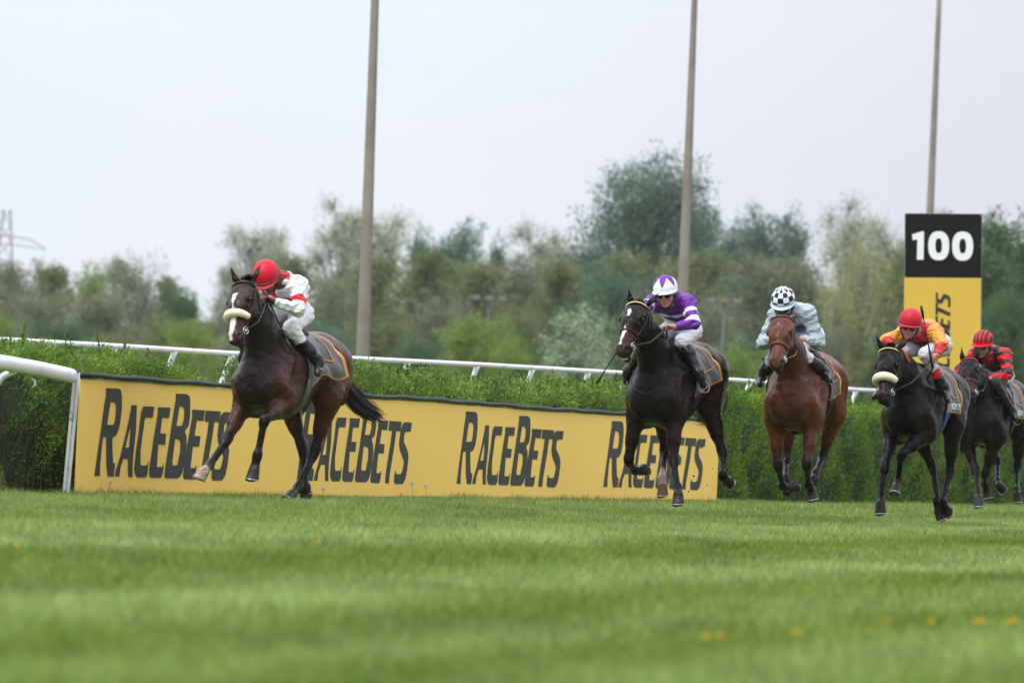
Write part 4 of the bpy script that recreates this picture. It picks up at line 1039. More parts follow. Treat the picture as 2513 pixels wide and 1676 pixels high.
    S.ell(H(.10, .005, 0), (.135, .090, .100*hs), (a, n, latv), k=.04, c=c)
    S.cone(H(.10, .03, 0), H(.25, .035, 0), .072, .066, k=.03, lat=latv, s=1.36*hs, c=c)
    S.cone(H(.22, .03, 0), H(.50, .008, 0), .068, .050, k=.04, lat=latv, s=.98, c=c, c2=cfg.get('nose', c))
    S.cone(H(.20, -.03, 0), H(.50, -.03, 0), .088, .056, k=.04, lat=latv, s=.86, c=c, c2=cfg.get('nose', c))
    jo = cfg.get('jaw', 0.0)
    for sd in (1, -1):
        S.ell(H(.17, -.075, sd*.060), (.130, .092, .036), (a, n, latv), k=.03, c=c)                          # cheek
        S.cone(H(.12, .04, sd*.086*hs), H(.19, .045, sd*.096*hs), .022, .030, k=.03, c=c)                                # brow
        S.cone(H(.25, -.005, sd*.068), H(.36, -.01, sd*.050), .018, .012, k=.03, c=c, c2=cfg.get('nose', c))   # cheek bone
        S.ell(H(.525, -.005, sd*.042), (.055, .040, .030), (a, n, latv), k=.025, c=cfg['muz'])
        S.ell(H(.548, .015, sd*.058), (.024, .016, .014), (a, nrm(n+latv*sd*.8), nrm(latv*sd-n*.8)), k=.012, sub=True)
        S.ell(H(.198, .042, sd*.120*hs), (.022, .018, .012), (a, n, latv), k=.012, sub=True)
        # ears
        tip = cfg.get('ears', {}).get(sd)
        eb = H(-.01, -.005, sd*.058)
        if tip is not None: et = sv(eb, .185, tip, cfg.get('ear_f', 0))
        else: et = H(-.09, -.10, sd*.085)
        ed = nrm(et-eb); out = nrm(latv*sd-ed*(latv*sd@ed)+n*.3)
        mid = eb+(et-eb)*.42+out*.014
        S.cone(eb-ed*.02, mid, .025, .029, k=.02, lat=n, s=.72, c=c)
        S.cone(mid, et, .029, .004, k=.012, lat=n, s=.5, c=c, c2=cd)
        S.cone(eb+(et-eb)*.22+n*.019, eb+(et-eb)*.72+n*.013, .008, .004, k=.008, c=(.004, .003, .003))  # dark strip coloured on as the shaded hollow of the ear
    S.ell(H(.555, -.025, 0), (.045, .045, .045), (a, n, latv), k=.03, c=cfg['muz'])
    S.cone(H(.34, -.075, 0), H(.535, -.078-jo*.5, 0), .040, .032, k=.03, lat=latv, s=.85, c=c, c2=cfg['muz'])
    S.ell(H(.55, -.085-jo, 0), (.036, .028, .032), (a, n, latv), k=.02, c=cfg['muz'])
    hooves = []
    LB = cfg.get('legblack', cd)
    # forelegs
    for sd, key in ((1, 'LF'), (-1, 'RF')):
        Lg = cfg[key]; E = T(.12+Lg.get('ex', 0), sd*(.175+Lg.get('ey', 0)), .91+Lg.get('ez', 0))
        P, Fg = Lg['p'], Lg['f']
        kn = sv(E, .42, P[0], Fg[0]); fe = sv(kn, .31, P[1], Fg[1]); co = sv(fe, .12, P[2], Fg[2]); so = sv(co, .09, P[3], Fg[3])
        cfg[key+'_j'] = (E, kn, fe, co, so)
        d1, d2, d3 = nrm(kn-E), nrm(fe-kn), nrm(co-fe)
        b1, b2, b3 = [-nrm(np.cross(d, Y)) for d in (d1, d2, d3)]
        S.cone(T(.22, sd*.148, 1.05), E, .102, .095, k=.06, c=cu)
        S.cone(E, E+(kn-E)*.55, .096, .064, k=.05, lat=Y, s=.86, c=cu, c2=cu)
        S.cone(E+(kn-E)*.5, kn, .062, .044, k=.03, lat=Y, s=.9, c=cu, c2=LB)
        S.cone(E+d1*.08-b1*.03, E+d1*.24-b1*.012, .055, .035, k=.04, c=cu)
        S.cone(kn-d1*.03, kn+d2*.035, .048, .044, k=.02, c=LB)
        S.cone(kn+b1*.022, kn+b2*.03+d2*.02, .022, .018, k=.02, c=LB)
        S.cone(kn+d2*.03, fe, .034, .031, k=.02, lat=Y, s=.85, c=LB)
        S.cone(kn+d2*.03+b2*.026, fe+b2*.020, .017, .017, k=.018, c=LB)
        S.cone(fe-d2*.015, fe+d3*.015, .040, .040, k=.02, c=LB)
        S.ell(fe+b2*.022, (.024, .024, .026), k=.015, c=LB)
        S.cone(fe, co, .034, .040, k=.02, c=Lg.get('pc', LB))
        hooves.append(hoof(S, co, so, Lg.get('hc', (.035, .032, .03))))
    for sd, key in ((1, 'LH'), (-1, 'RH')):
        Lg = cfg[key]; St = T(-.72+Lg.get('sx', 0), sd*(.20+Lg.get('sy', 0)), 1.00+Lg.get('sz', 0))
        P, Fg = Lg['p'], Lg['f']
        hk = sv(St, .46, P[0], Fg[0]); fe = sv(hk, .38, P[1], Fg[1]); co = sv(fe, .12, P[2], Fg[2]); so = sv(co, .08, P[3], Fg[3])
        cfg[key+'_j'] = (St, hk, fe, co, so)
        d1, d2, d3 = nrm(hk-St), nrm(fe-hk), nrm(co-fe)
        b1, b2, b3 = [-nrm(np.cross(d, Y)) for d in (d1, d2, d3)]
        hip = T(-.93, sd*.12, 1.26)
        S.cone(hip, St, .20, .135, k=.06, lat=Y, s=.78, c=cu)
        S.cone(T(-1.10, sd*.11, 1.20), St+d1*.18+b1*.03, .13, .062, k=.06, lat=Y, s=.85, c=cu)
        S.cone(St, St+d1*.26, .115, .070, k=.05, lat=Y, s=.85, c=cu)
        S.cone(St+d1*.22, hk, .068, .046, k=.04, lat=Y, s=.8, c=cu, c2=LB)
        pt = hk+b1*.052-d1*.035
        S.cone(St+d1*.22+b1*.045, pt, .022, .020, k=.03, c=cu, c2=LB)                    # tendon of the hock
        S.cone(pt, hk+d2*.06+b2*.012, .025, .026, k=.025, c=LB)
        S.cone(hk-d1*.03, hk+d2*.05, .050, .042, k=.03, lat=Y, s=.85, c=LB)
        S.cone(hk+d2*.03, fe, .037, .032, k=.02, lat=Y, s=.85, c=LB)
        S.cone(hk+d2*.05+b2*.028, fe+b2*.020, .018, .018, k=.018, c=LB, c2=Lg.get('pc', LB))
        S.cone(fe-d2*.015, fe+d3*.015, .042, .042, k=.02, c=Lg.get('pc', LB))
        S.ell(fe+b2*.024, (.025, .025, .027), k=.015, c=Lg.get('pc', LB))
        S.cone(fe, co, .035, .041, k=.02, c=Lg.get('pc', LB))
        hooves.append(hoof(S, co, so, Lg.get('hc', (.035, .032, .03)), .95))
    # face markings, mud and colour by place on the head
    marks = cfg.get('marks', [])
    def colfn(V, idx, t, C):
        q_ = V-poll; ca, cn_, cl = q_@a, q_@n, q_@latv
        near = (np.abs(ca-.3) < .36) & (cn_ > -.03) & (np.abs(cl) < .1)
        wob = np.sin(ca*90)*.003+np.sin(ca*37+cl*60)*.003
        for (a0, a1, l0, l1, w0, w1, colr) in marks:
            tt = (ca-a0)/(a1-a0); m = near & (tt >= 0) & (tt <= 1)
            cen = l0+(l1-l0)*tt; hw_ = w0+(w1-w0)*tt+wob
            al = np.clip((hw_-np.abs(cl-cen))/.008+.5, 0, 1)*np.clip(tt*12, 0, 1)*np.clip((1-tt)*12, 0, 1)*m
            C = C*(1-al[:, None])+np.array(colr)[None]*al[:, None]
        # dark nostril rims
        for sd in (1, -1):
            dd = np.linalg.norm(V-H(.548, .010, sd*.055)[None], axis=1)
            al = np.clip((.032-dd)/.008, 0, 1)
            C = C*(1-al[:, None])+np.array((.008, .007, .007))[None]*al[:, None]
            dd = np.linalg.norm(V-H(.198, .04, sd*.10)[None], axis=1)
            al = np.clip((.034-dd)/.01, 0, 1)*.8
            C = C*(1-al[:, None])+np.array((.006, .004, .004))[None]*al[:, None]
        for (key, j, rad, colr) in cfg.get('patch', []):
            P0 = cfg[key+'_j'][j]; dd = np.linalg.norm(V-P0[None], axis=1)
            al = np.clip((rad-dd)/.02+np.sin(V[:, 2]*130)*np.sin(V[:, 0]*110+V[:, 1]*70)*.7, 0, 1)
            C = C*(1-al[:, None])+np.array(colr)[None]*al[:, None]
        return C
    res = cfg.get('res', .0105)
    V, Fq = S.mesh(res); C, idx, t = S.colors(V, .03); C = colfn(V, idx, t, C)
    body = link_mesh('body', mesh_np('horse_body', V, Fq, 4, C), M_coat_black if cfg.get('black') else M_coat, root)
    sh = (0, 0, dz)
    body.location = sh
    parts = [body]
    def add(mb, name, m, parent=root, smooth=True):
        o = mb.build(name, m, parent, smooth)
        if parent is root: o.location = sh
        return o
    # eyes
    for sd in (1, -1):
        b = bmesh.new(); bmesh.ops.create_uvsphere(b, u_segments=14, v_segments=10, radius=.021)
        me = bpy.data.meshes.new('eye'); b.to_mesh(me); b.free()
        o = link_mesh('eye', me, M_eye, root); o.scale = (.85, .85, .85); o.location = tuple(H(.198, .034, sd*.102*hs)+A(0, 0, dz))
    # horseshoes
    for hf in hooves:
        m = MB(); pts = []
        for i in range(13):
            an = math.radians(-125+250*i/12)
            pts.append(hf['c']+hf['n']*.001+hf['toe']*math.cos(an)*hf['r']*.95+hf['lat']*math.sin(an)*hf['r']*.88-hf['n']*.003)
        m.tube(pts, .0042, 6); add(m, 'horseshoe', M_shoe)
    # hair
    r = np.random.default_rng(cfg['seed'])
    k = cfg.get('mane_n', 420)*3; ts = r.uniform(.02, 1.0, k)
    crest = np.array([NP(t, -.20) for t in ts])+r.normal(size=(k, 3))*.006
    crest = S.snap(crest, -.004); sdn = cfg.get('mane_side', -1)
    dirs = np.outer(np.ones(k), -nd*.5+Y*sdn*.75-A(1, 0, 0)*.4)+r.normal(size=(k, 3))*.35
    o = hair_strands('mane', crest, dirs, cfg.get('mane_len', .13), root, w=.007, drop=.7, seed=cfg['seed']); o.location = sh
    k = 420
    fl = np.array([H(-.03, .0, 0) for _ in range(k)])+np.outer(r.normal(size=k)*.018, latv)+np.outer(r.normal(size=k)*.015, a)
    fd = np.outer(np.ones(k), A(*(cfg.get('fl_dir', (0, .25, 1)))) @ np.array([a, latv, n]))+r.normal(size=(k, 3))*.22
    fl = S.snap(fl, -.004)
    o = hair_strands('forelock', fl, fd, cfg.get('fl_len', .13)*.8, root, w=.005, drop=.3, curl=.018, seed=cfg['seed']+1); o.location = sh
    # tail: strands along a swept path
    tp = [T(-1.19, 0, 1.37)]
    for (p, Ln, f) in cfg['tail']: tp.append(sv(tp[-1], Ln, p, f))
    tp = np.array(tp); n_t = 1700; seg = 14; tw = cfg.get('tail_w', .075)
    cum = np.concatenate([[0], np.cumsum(np.linalg.norm(np.diff(tp, axis=0), axis=1))]); cum /= cum[-1]
    V = np.zeros((n_t, seg+1, 2, 3)); off = r.normal(size=(n_t, 3))*.38; ph = r.uniform(0, 6.28, n_t); lim = r.uniform(.7, 1.0, n_t)
    sidev = r.normal(size=(n_t, 3)); sidev /= np.linalg.norm(sidev, axis=1, keepdims=True)
    def sm(t):     # catmull through the path
        x = np.interp(t, cum, tp[:, 0]); y = np.interp(t, cum, tp[:, 1]); z = np.interp(t, cum, tp[:, 2]); return np.stack([x, y, z], -1)
    for i in range(seg+1):
        t = i/seg*lim
        c0 = (sm(np.clip(t-.06, 0, 1))+sm(t)+sm(np.clip(t+.06, 0, 1)))/3
        wd = tw*(.30+1.0*np.sin(np.minimum(t*1.15, 1)*math.pi*.62))
        p = c0+off*wd[:, None]+sidev*(np.sin(ph+t*7)*.012*t)[:, None]
        ww = .0042*(1-i/seg)**.5+.0006
        V[:, i, 0] = p-sidev*ww; V[:, i, 1] = p+sidev*ww
    base = (np.arange(n_t)*(seg+1)*2)[:, None]
    Fs = [base+np.array([[2*i, 2*i+1, 2*i+3, 2*i+2]]) for i in range(seg)]
    o = link_mesh('tail', mesh_np('tail', V.reshape(-1, 3), np.concatenate(Fs), 4), M_hair, root); o.location = sh
    # bridle
    lea = cfg.get('lea', M_leather)
    def strap(mb, way, r_=.008, off=.004, sub=7, close=False):
        pts = []
        for i in range(len(way)-1):
            for j in range(sub): pts.append(way[i]+(way[i+1]-way[i])*(j/sub))
        pts.append(way[-1]); pts = S.snap(np.array(pts), off, 4); mb.tube(pts, r_, 6)
        return pts
    mb = MB()
    ring = lambda x, rr, ry, y0, a0, a1, m_=16: [H(x+y_*0, y0+rr*math.cos(an), ry*math.sin(an)) for y_, an in [(0, math.radians(a0+(a1-a0)*i/m_)) for i in range(m_+1)]]
    for sd in (1, -1):
        strap(mb, [H(.03, .01, sd*.085), H(.12, -.02, sd*.10), H(.26, -.03, sd*.085), H(.44, -.035, sd*.06)])
        strap(mb, [H(.03, .0, sd*.08), H(.10, -.08, sd*.09), H(.20, -.13, sd*.06), H(.22, -.16, 0)], r_=.006)
    strap(mb, [H(-.03, -.05, -.07), H(-.045, -.05, 0), H(-.03, -.05, .07)], r_=.010)
    add(mb, 'bridle', lea)
    mb = MB(); bw = ring(.045, .11, .12, -.02, -95, 95)
    pts = strap(mb, bw, r_=.010, off=.006, sub=2)
    if cfg.get('beads'):
        o = add(mb, 'browband', lea); mbb = MB()
        for i in range(1, len(pts)-1):
            b0 = pts[i]; mbb.tube([b0+n*.006-a*.004, b0+n*.012, b0+n*.006+a*.004], .007, 6)
        mbb.build('bead_row', cfg['beads'], o, True)
    else: add(mb, 'browband', cfg.get('bandm', lea))
    nx = cfg.get('nose_x', .355)
    if cfg.get('fleece'):
        # a thick sheepskin roll over the nose
        rv = [H(nx+.0*abs(i), .0+.115*math.cos(math.radians(an)), .115*math.sin(math.radians(an))) for i, an in enumerate(range(-96, 97, 8))]
        pts = S.snap(np.array(rv), .026, 5)+0.0
        rr = [cfg['fleece']*(.55+.45*math.sin(math.pi*min(1, max(0, (i+1.2)/(len(pts)+1.4))))**.5) for i in range(len(pts))]
        mb = MB(); mb.tube(pts, rr, 18); o = add(mb, 'fleece_noseband', M_fleece)
        sb = o.modifiers.new('sub', 'SUBSURF'); sb.levels = 2; sb.render_levels = 2
        tx = bpy.data.textures.new('fleece_tex', 'CLOUDS'); tx.noise_scale = .010
        dm = o.modifiers.new('fluff', 'DISPLACE'); dm.texture = tx; dm.strength = .005
        mb = MB(); strap(mb, ring(nx, .11, .11, -.05, 90, 270), r_=.008); add(mb, 'noseband_strap', lea)
    else:
        mb = MB(); strap(mb, ring(nx, .10, .10, -.03, 0, 360, 28), r_=cfg.get('nbr', .010), sub=2); add(mb, 'noseband', cfg.get('nbm', lea))
    # bit rings and cheek pieces of metal
    bl = []
    for sd in (1, -1):
        cen = S.snap(H(.455, -.045, sd*.075)[None], .010)[0]; bl.append(cen); mb = MB()
        mb.tube([cen+a*.030*math.cos(x)+n*.030*math.sin(x) for x in np.linspace(0, 2*math.pi, 17)], .0045, 6, cap=False)
        mb.tube([cen+latv*sd*-.03, cen+latv*sd*.012], .008, 6)
        add(mb, 'bit_ring', M_metal)
    if jo > 0:
        mb = MB(); tpnt = [H(.578+.006*math.cos(x), -.066-jo*.3, .030*math.sin(x)) for x in np.linspace(-1.3, 1.3, 9)]
        mb.tube(tpnt, .009, 6); add(mb, 'teeth', M_teeth)
    # saddle cloth: two draped sides and the top
    cs = cfg['cloth']; nxs, ny = 30, 34
    x0, x1 = cs['x']; grid = np.zeros((nxs+1, 2*ny+1, 3)); border = np.zeros((nxs+1, 2*ny+1), bool)
    for i in range(nxs+1):
        ti = i/nxs; x = x0+(x1-x0)*ti
        for jj in range(2*ny+1):
            j = jj-ny; sj = abs(j)/ny
            lower = cs['len'](ti) if j >= 0 else cs.get('len_r', cs['len'])(ti)
            ang = math.radians(lower)*sj*(1 if j >= 0 else -1)
            cz = T(x, 0, 1.17)
            dirv = A(0, math.sin(ang), math.cos(ang))
            xx = cz+A(-cs.get('sweep', .0)*sj*ti, 0, 0)
            # march outwards to the hide
            lo_, hi_ = .1, .6
            grid[i, jj] = xx+dirv*lo_; border[i, jj] = (i == 0 or i >= nxs-1 or abs(j) >= ny-1)
            grid[i, jj, 0] = xx[0]
    dirs = grid-np.array([T(x0+(x1-x0)*i/nxs, 0, 1.17) for i in range(nxs+1)])[:, None, :]; dirs[..., 0] = 0
    dirs /= np.linalg.norm(dirs, axis=-1, keepdims=True)
    base_ = grid-dirs*.1
    lo_ = np.full(grid.shape[:2], .12); hi_ = np.full(grid.shape[:2], .55)
    for _ in range(12):
        mid_ = (lo_+hi_)/2; v_ = S.ev(base_+dirs*mid_[..., None]); lo_ = np.where(v_ < .012, mid_, lo_); hi_ = np.where(v_ < .012, hi_, mid_)
    II, JJ = np.meshgrid(np.arange(nxs+1)/nxs, np.abs(np.arange(-ny, ny+1))/ny, indexing='ij')
    lift = cs.get('lift', .05)*np.clip(II-.35, 0, 1)**1.2*np.clip(JJ-.25, 0, 1)*2.0
    rip = (np.sin(II*16+JJ*5)*.010+np.sin(II*9-JJ*11)*.010)*np.clip(JJ*1.4, 0, 1)*(0.3+II)
    grid = base_+dirs*(hi_+lift+np.abs(rip))[..., None]
    grid[..., 0] -= cs.get('fly', .0)*np.clip(II-.5, 0, 1)*JJ*2
    Vc = grid.reshape(-1, 3); nn = 2*ny+1
    Fc = []; mi = []
    for i in range(nxs):
        for jj in range(2*ny):
            Fc.append((i*nn+jj, (i+1)*nn+jj, (i+1)*nn+jj+1, i*nn+jj+1))
            e = i == nxs-1 or jj in (0, 2*ny-1)
            inner = (jj == 2*ny-9 or jj == 8) and i > 6 or (i == nxs-8 and 8 <= jj <= 2*ny-9 and False)
            mi.append(1 if e else (2 if False else 0))
    o = link_mesh('saddle_cloth', mesh_np('saddle_cloth', Vc, np.array(Fc), 4, None, mi), [cfg.get('clothm', M_cloth), M_piping], root); o.location = sh
    so_ = o.modifiers.new('thick', 'SOLIDIFY'); so_.thickness = .004; so_.offset = 1
    fr.cloth = o; fr.cloth_grid = grid
    if cfg.get('inner_stripe', True):
        for jj in (2*ny-10, 9):
            mb = MB(); pts = [grid[i, jj]+dirs[i, jj]*.008 for i in range(8, nxs-5)]+[grid[nxs-6, jj2]+dirs[nxs-6, jj2]*.008 for jj2 in (range(jj, ny+8, -1) if jj > ny else range(jj, ny-8))]
            mb.tube(pts, .006, 5); s_ = mb.build('stripe', M_piping, o, True)
    if cfg.get('cloth_word'):
        i0, i1, j0, j1 = cfg['cloth_word']; gi, gj = grid.shape[0]-1, grid.shape[1]-1; hh = max(p[1] for p in GB['R'][0])-Z0w
        def on_cloth(s, z, t):
            fi_ = (i0+(i1-i0)*(s-S0w)/(S1w-S0w))*gi; fj_ = .5*gj+(j0+(j1-j0)*(z-Z0w)/hh)*.5*gj
            a0_, b0_ = int(fi_), int(fj_); u1, v1 = fi_-a0_, fj_-b0_
            p = (grid[a0_, b0_]*(1-u1)+grid[a0_+1, b0_]*u1)*(1-v1)+(grid[a0_, b0_+1]*(1-u1)+grid[a0_+1, b0_+1]*u1)*v1
            return p+dirs[a0_, b0_]*(.006+t)
        mb = MB()
        for k_ in WORD: glyph_solid(mb, GB[k_][0], GB[k_][1], on_cloth, .001)
        mb.build('lettering', M_white_l, o)
    # saddle: small racing saddle with pommel and cantle, flaps, girth, irons
    Ss = Sdf()
    Ss.cone(T(-.05, 0, 1.53), T(-.22, 0, 1.50), .05, .045, k=.04, lat=Y, s=2.2)
    Ss.cone(T(-.22, 0, 1.50), T(-.42, 0, 1.54), .045, .05, k=.04, lat=Y, s=2.5)
    for sd in (1, -1):
        Ss.cone(T(-.08, sd*.14, 1.50), T(-.02, sd*.255, 1.26), .045, .03, k=.04, c=(0, 0, 0))
        Ss.cone(T(-.22, sd*.16, 1.48), T(-.14, sd*.27, 1.26), .045, .03, k=.04, c=(0, 0, 0))
    o = sdf_object('saddle', Ss, .015, M_saddle, root); o.location = sh
    mb = MB()
    gir = []
    for i in range(25):
        an = math.radians(95+170*i/24); gir.append(T(-.10, .35*math.sin(an), 1.17+.35*math.cos(an)))
    gp = S.snap(np.array(gir), .008, 5)
    for dx in (-.025, 0, .025): mb.tube([p+A(dx, 0, 0) for p in gp], .016, 6)
    add(mb, 'girth', cfg.get('girthm', M_leather))
    if cfg.get('breast'):
        mb = MB(); strap(mb, [T(.05, .28, 1.35), T(.30, .22, 1.22), T(.42, 0, 1.12), T(.30, -.22, 1.22), T(.05, -.28, 1.35)], r_=.0055, sub=8)
        add(mb, 'breastplate', M_leather)
    fr.S = S; fr.T = T; fr.H = H; fr.sh = dz; fr.bits = bl; fr.px_ = px; fr.cfg = cfg; fr.add = add; fr.NP = NP; fr.lea = lea; fr.n = n; fr.a = a; fr.latv = latv
    if cfg.get('debug', True):
        f2 = lambda p: tuple(round((u-o_)*crop[2]) for u, o_ in zip(fr.px(p), crop[:2]))
        print('HORSE', cfg['label'][:30], 'Oz %.2f' % O[2], 'rump', f2(T(-.85, 0, 1.57)), 'hipL', f2(T(-1.16, .24, 1.2)), 'belly', f2(T(-.2, 0, .83)),
              'chestR', f2(T(.2, -.26, 1.15)), 'chestL', f2(T(.2, .26, 1.15)), 'brisket', f2(T(.3, 0, .9)), 'elbowL', f2(cfg['LF_j'][0]), 'elbowR', f2(cfg['RF_j'][0]),
              'stifleL', f2(cfg['LH_j'][0]), 'stifleR', f2(cfg['RH_j'][0]), 'poll', np.round(poll, 2), 'muz', np.round(muz, 2), 'n', np.round(n, 2),
              'lowest', round(float(V[..., 2].min()+O[2]), 2))
        for kk in ('LF', 'RF', 'LH', 'RH'):
            print('   ', kk, [tuple(np.round(fr.wor(j), 2)[[0, 1, 2]]) for j in cfg[kk+'_j']], [f2(j) for j in cfg[kk+'_j']])
    return fr

def stirrup_leather(fr, a_, b_, name='stirrup'):
    mb = MB(); mb.tube([a_, (a_+b_)/2, b_], .008, 6); fr.add(mb, 'stirrup_leather', M_leather)
# ---------------------------------------------------------------- jockeys
def cloth_mat(name, rough=.5, bump=.5, sheen=.2):
    m, nt, b = nt_new(name); ln = nt.links.new
    a = nt.nodes.new('ShaderNodeVertexColor'); a.layer_name = 'col'; ln(a.outputs[0], b.inputs['Base Color'])
    b.inputs['Roughness'].default_value = rough; b.inputs['Sheen Weight'].default_value = sheen; b.inputs['Specular IOR Level'].default_value = .3
    tc = nt.nodes.new('ShaderNodeTexCoord')
    n = nt.nodes.new('ShaderNodeTexNoise'); n.inputs['Scale'].default_value = 8; n.inputs['Detail'].default_value = 2.5; n.inputs['Distortion'].default_value = 1.0
    mp = nt.nodes.new('ShaderNodeMapping'); mp.inputs['Scale'].default_value = (1.0, 1.0, 2.2)
    ln(tc.outputs['Object'], mp.inputs[0]); ln(mp.outputs[0], n.inputs['Vector'])
    bp = nt.nodes.new('ShaderNodeBump'); bp.inputs['Strength'].default_value = bump; bp.inputs['Distance'].default_value = .045
    ln(n.outputs[0], bp.inputs['Height']); ln(bp.outputs[0], b.inputs['Normal'])
    return m
M_silk = cloth_mat("racing_silk", .45, 1.0, .0)
M_breech = cloth_mat("breeches_cloth", .6, .7, .1)
M_skin = cloth_mat("skin", .5, .06, 0)
M_cap = cloth_mat("cap_silk", .5, .12, .0)
M_boot = mat("polished_black_boot", (.008, .008, .008), rough=.25, bump=.5, bscale=28, coat=.15, spec=.35)
M_goggle = mat("goggle_lens", (.006, .006, .007), rough=.08, coat=1.0)
M_whip = mat("whip_black", (.012, .012, .014), rough=.5)
M_iron = mat("stirrup_steel", (.25, .25, .25), rough=.35, metal=.9)
M_chin = mat("chin_strap", (.012, .012, .012), rough=.5)

def make_jockey(fr, J):
    crop = fr.cfg['crop']; px = fr.px_
    sv = lambda P0, Ln, p, f: fr.solve(P0, Ln, px(p), f)
    ax_ = lambda p, x: fr.at_x(px(p), x)
    pel = ax_(J['pelvis'], J.get('pelvis_x', -.42)); sh = ax_(J['shoulder'], J.get('shoulder_x', -.02))
    yoff = J.get('y', None)
    if yoff is not None: pass
    hc = ax_(J['head'], J.get('head_x', .16))
    root_w = fr.wor(A(pel[0], pel[1], pel[2]-.12))
    root = empty('person', tuple(root_w), fr.rz)
    tag(root, J['label'], 'person', None)
    off = -fr.M.T@(root_w-fr.O)
    def put(o): o.location = tuple(off); return o
    sp = nrm(sh-pel); lat = nrm(Y-sp*(Y@sp)); 
    tw = math.radians(J.get('twist', 0)); 
    slat = nrm(lat*math.cos(tw)+nrm(np.cross(sp, lat))*math.sin(tw))
    dors = nrm(np.cross(sp, lat));
    if dors[2] < 0: dors = -dors
    # head frame
    yw, pt, rl = [math.radians(x) for x in J['face']]     # yaw to the horse's left, pitch down, roll
    f = A(math.cos(pt)*math.cos(yw), math.cos(pt)*math.sin(yw), -math.sin(pt))
    l = nrm(np.cross(A(0, 0, 1), f)); u = np.cross(f, l)
    l, u = l*math.cos(rl)+u*math.sin(rl), u*math.cos(rl)-l*math.sin(rl)
    hd = lambda x, y, z: hc+f*x+l*y+u*z
    sk = J['skin']; skd = tuple(c*.8 for c in sk)
    B = Sdf(); K = Sdf(); Br = Sdf()
    # head
    B.ell(hd(0, 0, .02), (.096, .076, .105), (f, l, u), k=.02, c=sk)
    B.ell(hd(.028, 0, -.055), (.064, .056, .062), (f, l, u), k=.03, c=sk)
    B.ell(hd(.072, 0, -.098), (.022, .024, .020), (f, l, u), k=.02, c=sk)
    B.cone(hd(.088, 0, .012), hd(.112, 0, -.028), .010, .0145, k=.014, c=sk)
    B.cone(hd(.092, -.020, -.060), hd(.092, .020, -.060), .0085, .0085, k=.006, c=tuple(c*q for c, q in zip(sk, (.85, .6, .6))))
    B.cone(hd(.088, -.016, -.072), hd(.088, .016, -.072), .0085, .0085, k=.006, c=tuple(c*q for c, q in zip(sk, (.9, .65, .65))))
    for s in (1, -1):
        B.ell(hd(.092, s*.032, .012), (.012, .018, .010), (f, l, u), k=.008, sub=True)
        B.ell(hd(.060, s*.045, -.035), (.030, .020, .022), (f, l, u), k=.02, c=sk)
        B.ell(hd(-.005, s*.080, -.012), (.018, .008, .030), (f, l, u), k=.006, c=sk)
    B.cone(hd(.085, -.03, .035), hd(.085, .03, .035), .012, .012, k=.015, c=sk)
    nb = sh+sp*.06+dors*.01
    B.cone(nb, hd(-.02, 0, -.05), .062, .055, k=.03, c=sk)
    # torso under the clothes
    mid = (pel+sh)/2+dors*J.get('arch', .05)
    B.cone(pel, mid, .10, .10, c=sk); B.cone(mid, sh, .10, .10, c=sk)
    sw = J.get('sw', .175)-.012
    cc = J['jc']
    base = J.get('base', (.8, .8, .8))
    K.cone(pel+sp*.03, mid, .112, .116, k=.06, lat=lat, s=1.18, c=base)
    K.cone(mid, sh, .116, .098, k=.06, lat=slat, s=1.25, c=base)
    K.cone(sh-sp*.05+slat*.11, sh-sp*.05-slat*.10, .092, .092, k=.06, c=base)
    K.cone(sh, nb, .085, .066, k=.03, c=base)
    ntors = len(K.p)
    grp = {}
    arms = {}
    for s, key in ((1, 'L'), (-1, 'R')):
        Ar = J['arm'+key]; S0 = sh+slat*s*sw-sp*.02-dors*.01
        el = sv(S0, .285, Ar['p'][0], Ar['f'][0]); wr = sv(el, .25, Ar['p'][1], Ar['f'][1]); hn = sv(wr, .085, Ar['p'][2], Ar['f'][2])
        arms[s] = (S0, el, wr, hn)
        B.cone(S0, el, .042, .036, c=sk); B.cone(el, wr, .036, .026, k=.02, c=sk)
        i0 = len(K.p); K.cone(S0, el, .070, .054, k=.05, c=base); K.ell(S0+sp*.005, (.074, .074, .074), k=.05, c=base)
        K.cone(S0+(el-S0)*.55, el+(el-S0)*.05, .057, .052, k=.03, c=base); i1 = len(K.p)
        K.cone(el, el+(wr-el)*.93, .053, .037, k=.03, c=base); i2 = len(K.p)
        grp[s] = (i0, i1, i2)
        # hand: palm, four curled fingers, thumb
        d = nrm(hn-wr); cu_ = nrm(J.get('curl', A(0, 0, -1))-d*(J.get('curl', A(0, 0, -1))@d)); w_ = np.cross(d, cu_)
        kn = wr+d*.078
        B.cone(wr, wr+d*.03, .024, .026, k=.015, lat=w_, s=1.1, c=sk)
        B.cone(wr+d*.03, kn, .018, .016, k=.014, lat=w_, s=2.1, c=sk)
        for i, (o_, ln_) in enumerate(((-.031, .030), (-.0105, .036), (.0105, .034), (.030, .026))):
            k0 = kn+w_*o_; k1 = k0+nrm(d*.75+cu_*.7)*ln_; k2 = k1+nrm(cu_*1.0-d*.35)*(ln_*.75); k3 = k2+nrm(-d*.9+cu_*.1)*(ln_*.5)
            B.cone(k0, k1, .0105, .0095, k=.004, c=sk); B.cone(k1, k2, .0095, .0088, k=.003, c=sk, c2=skd); B.cone(k2, k3, .0088, .008, k=.003, c=skd)
        th0 = wr+d*.025-w_*.028*s+cu_*.008; th1 = th0+nrm(d*.6-w_*.5*s+cu_*.6)*.036; th2 = th1+nrm(d*.5+cu_*.6+w_*.4*s)*.030
        B.cone(th0, th1, .013, .011, k=.008, c=sk); B.cone(th1, th2, .011, .009, k=.004, c=sk)
    # legs
    legs = {}
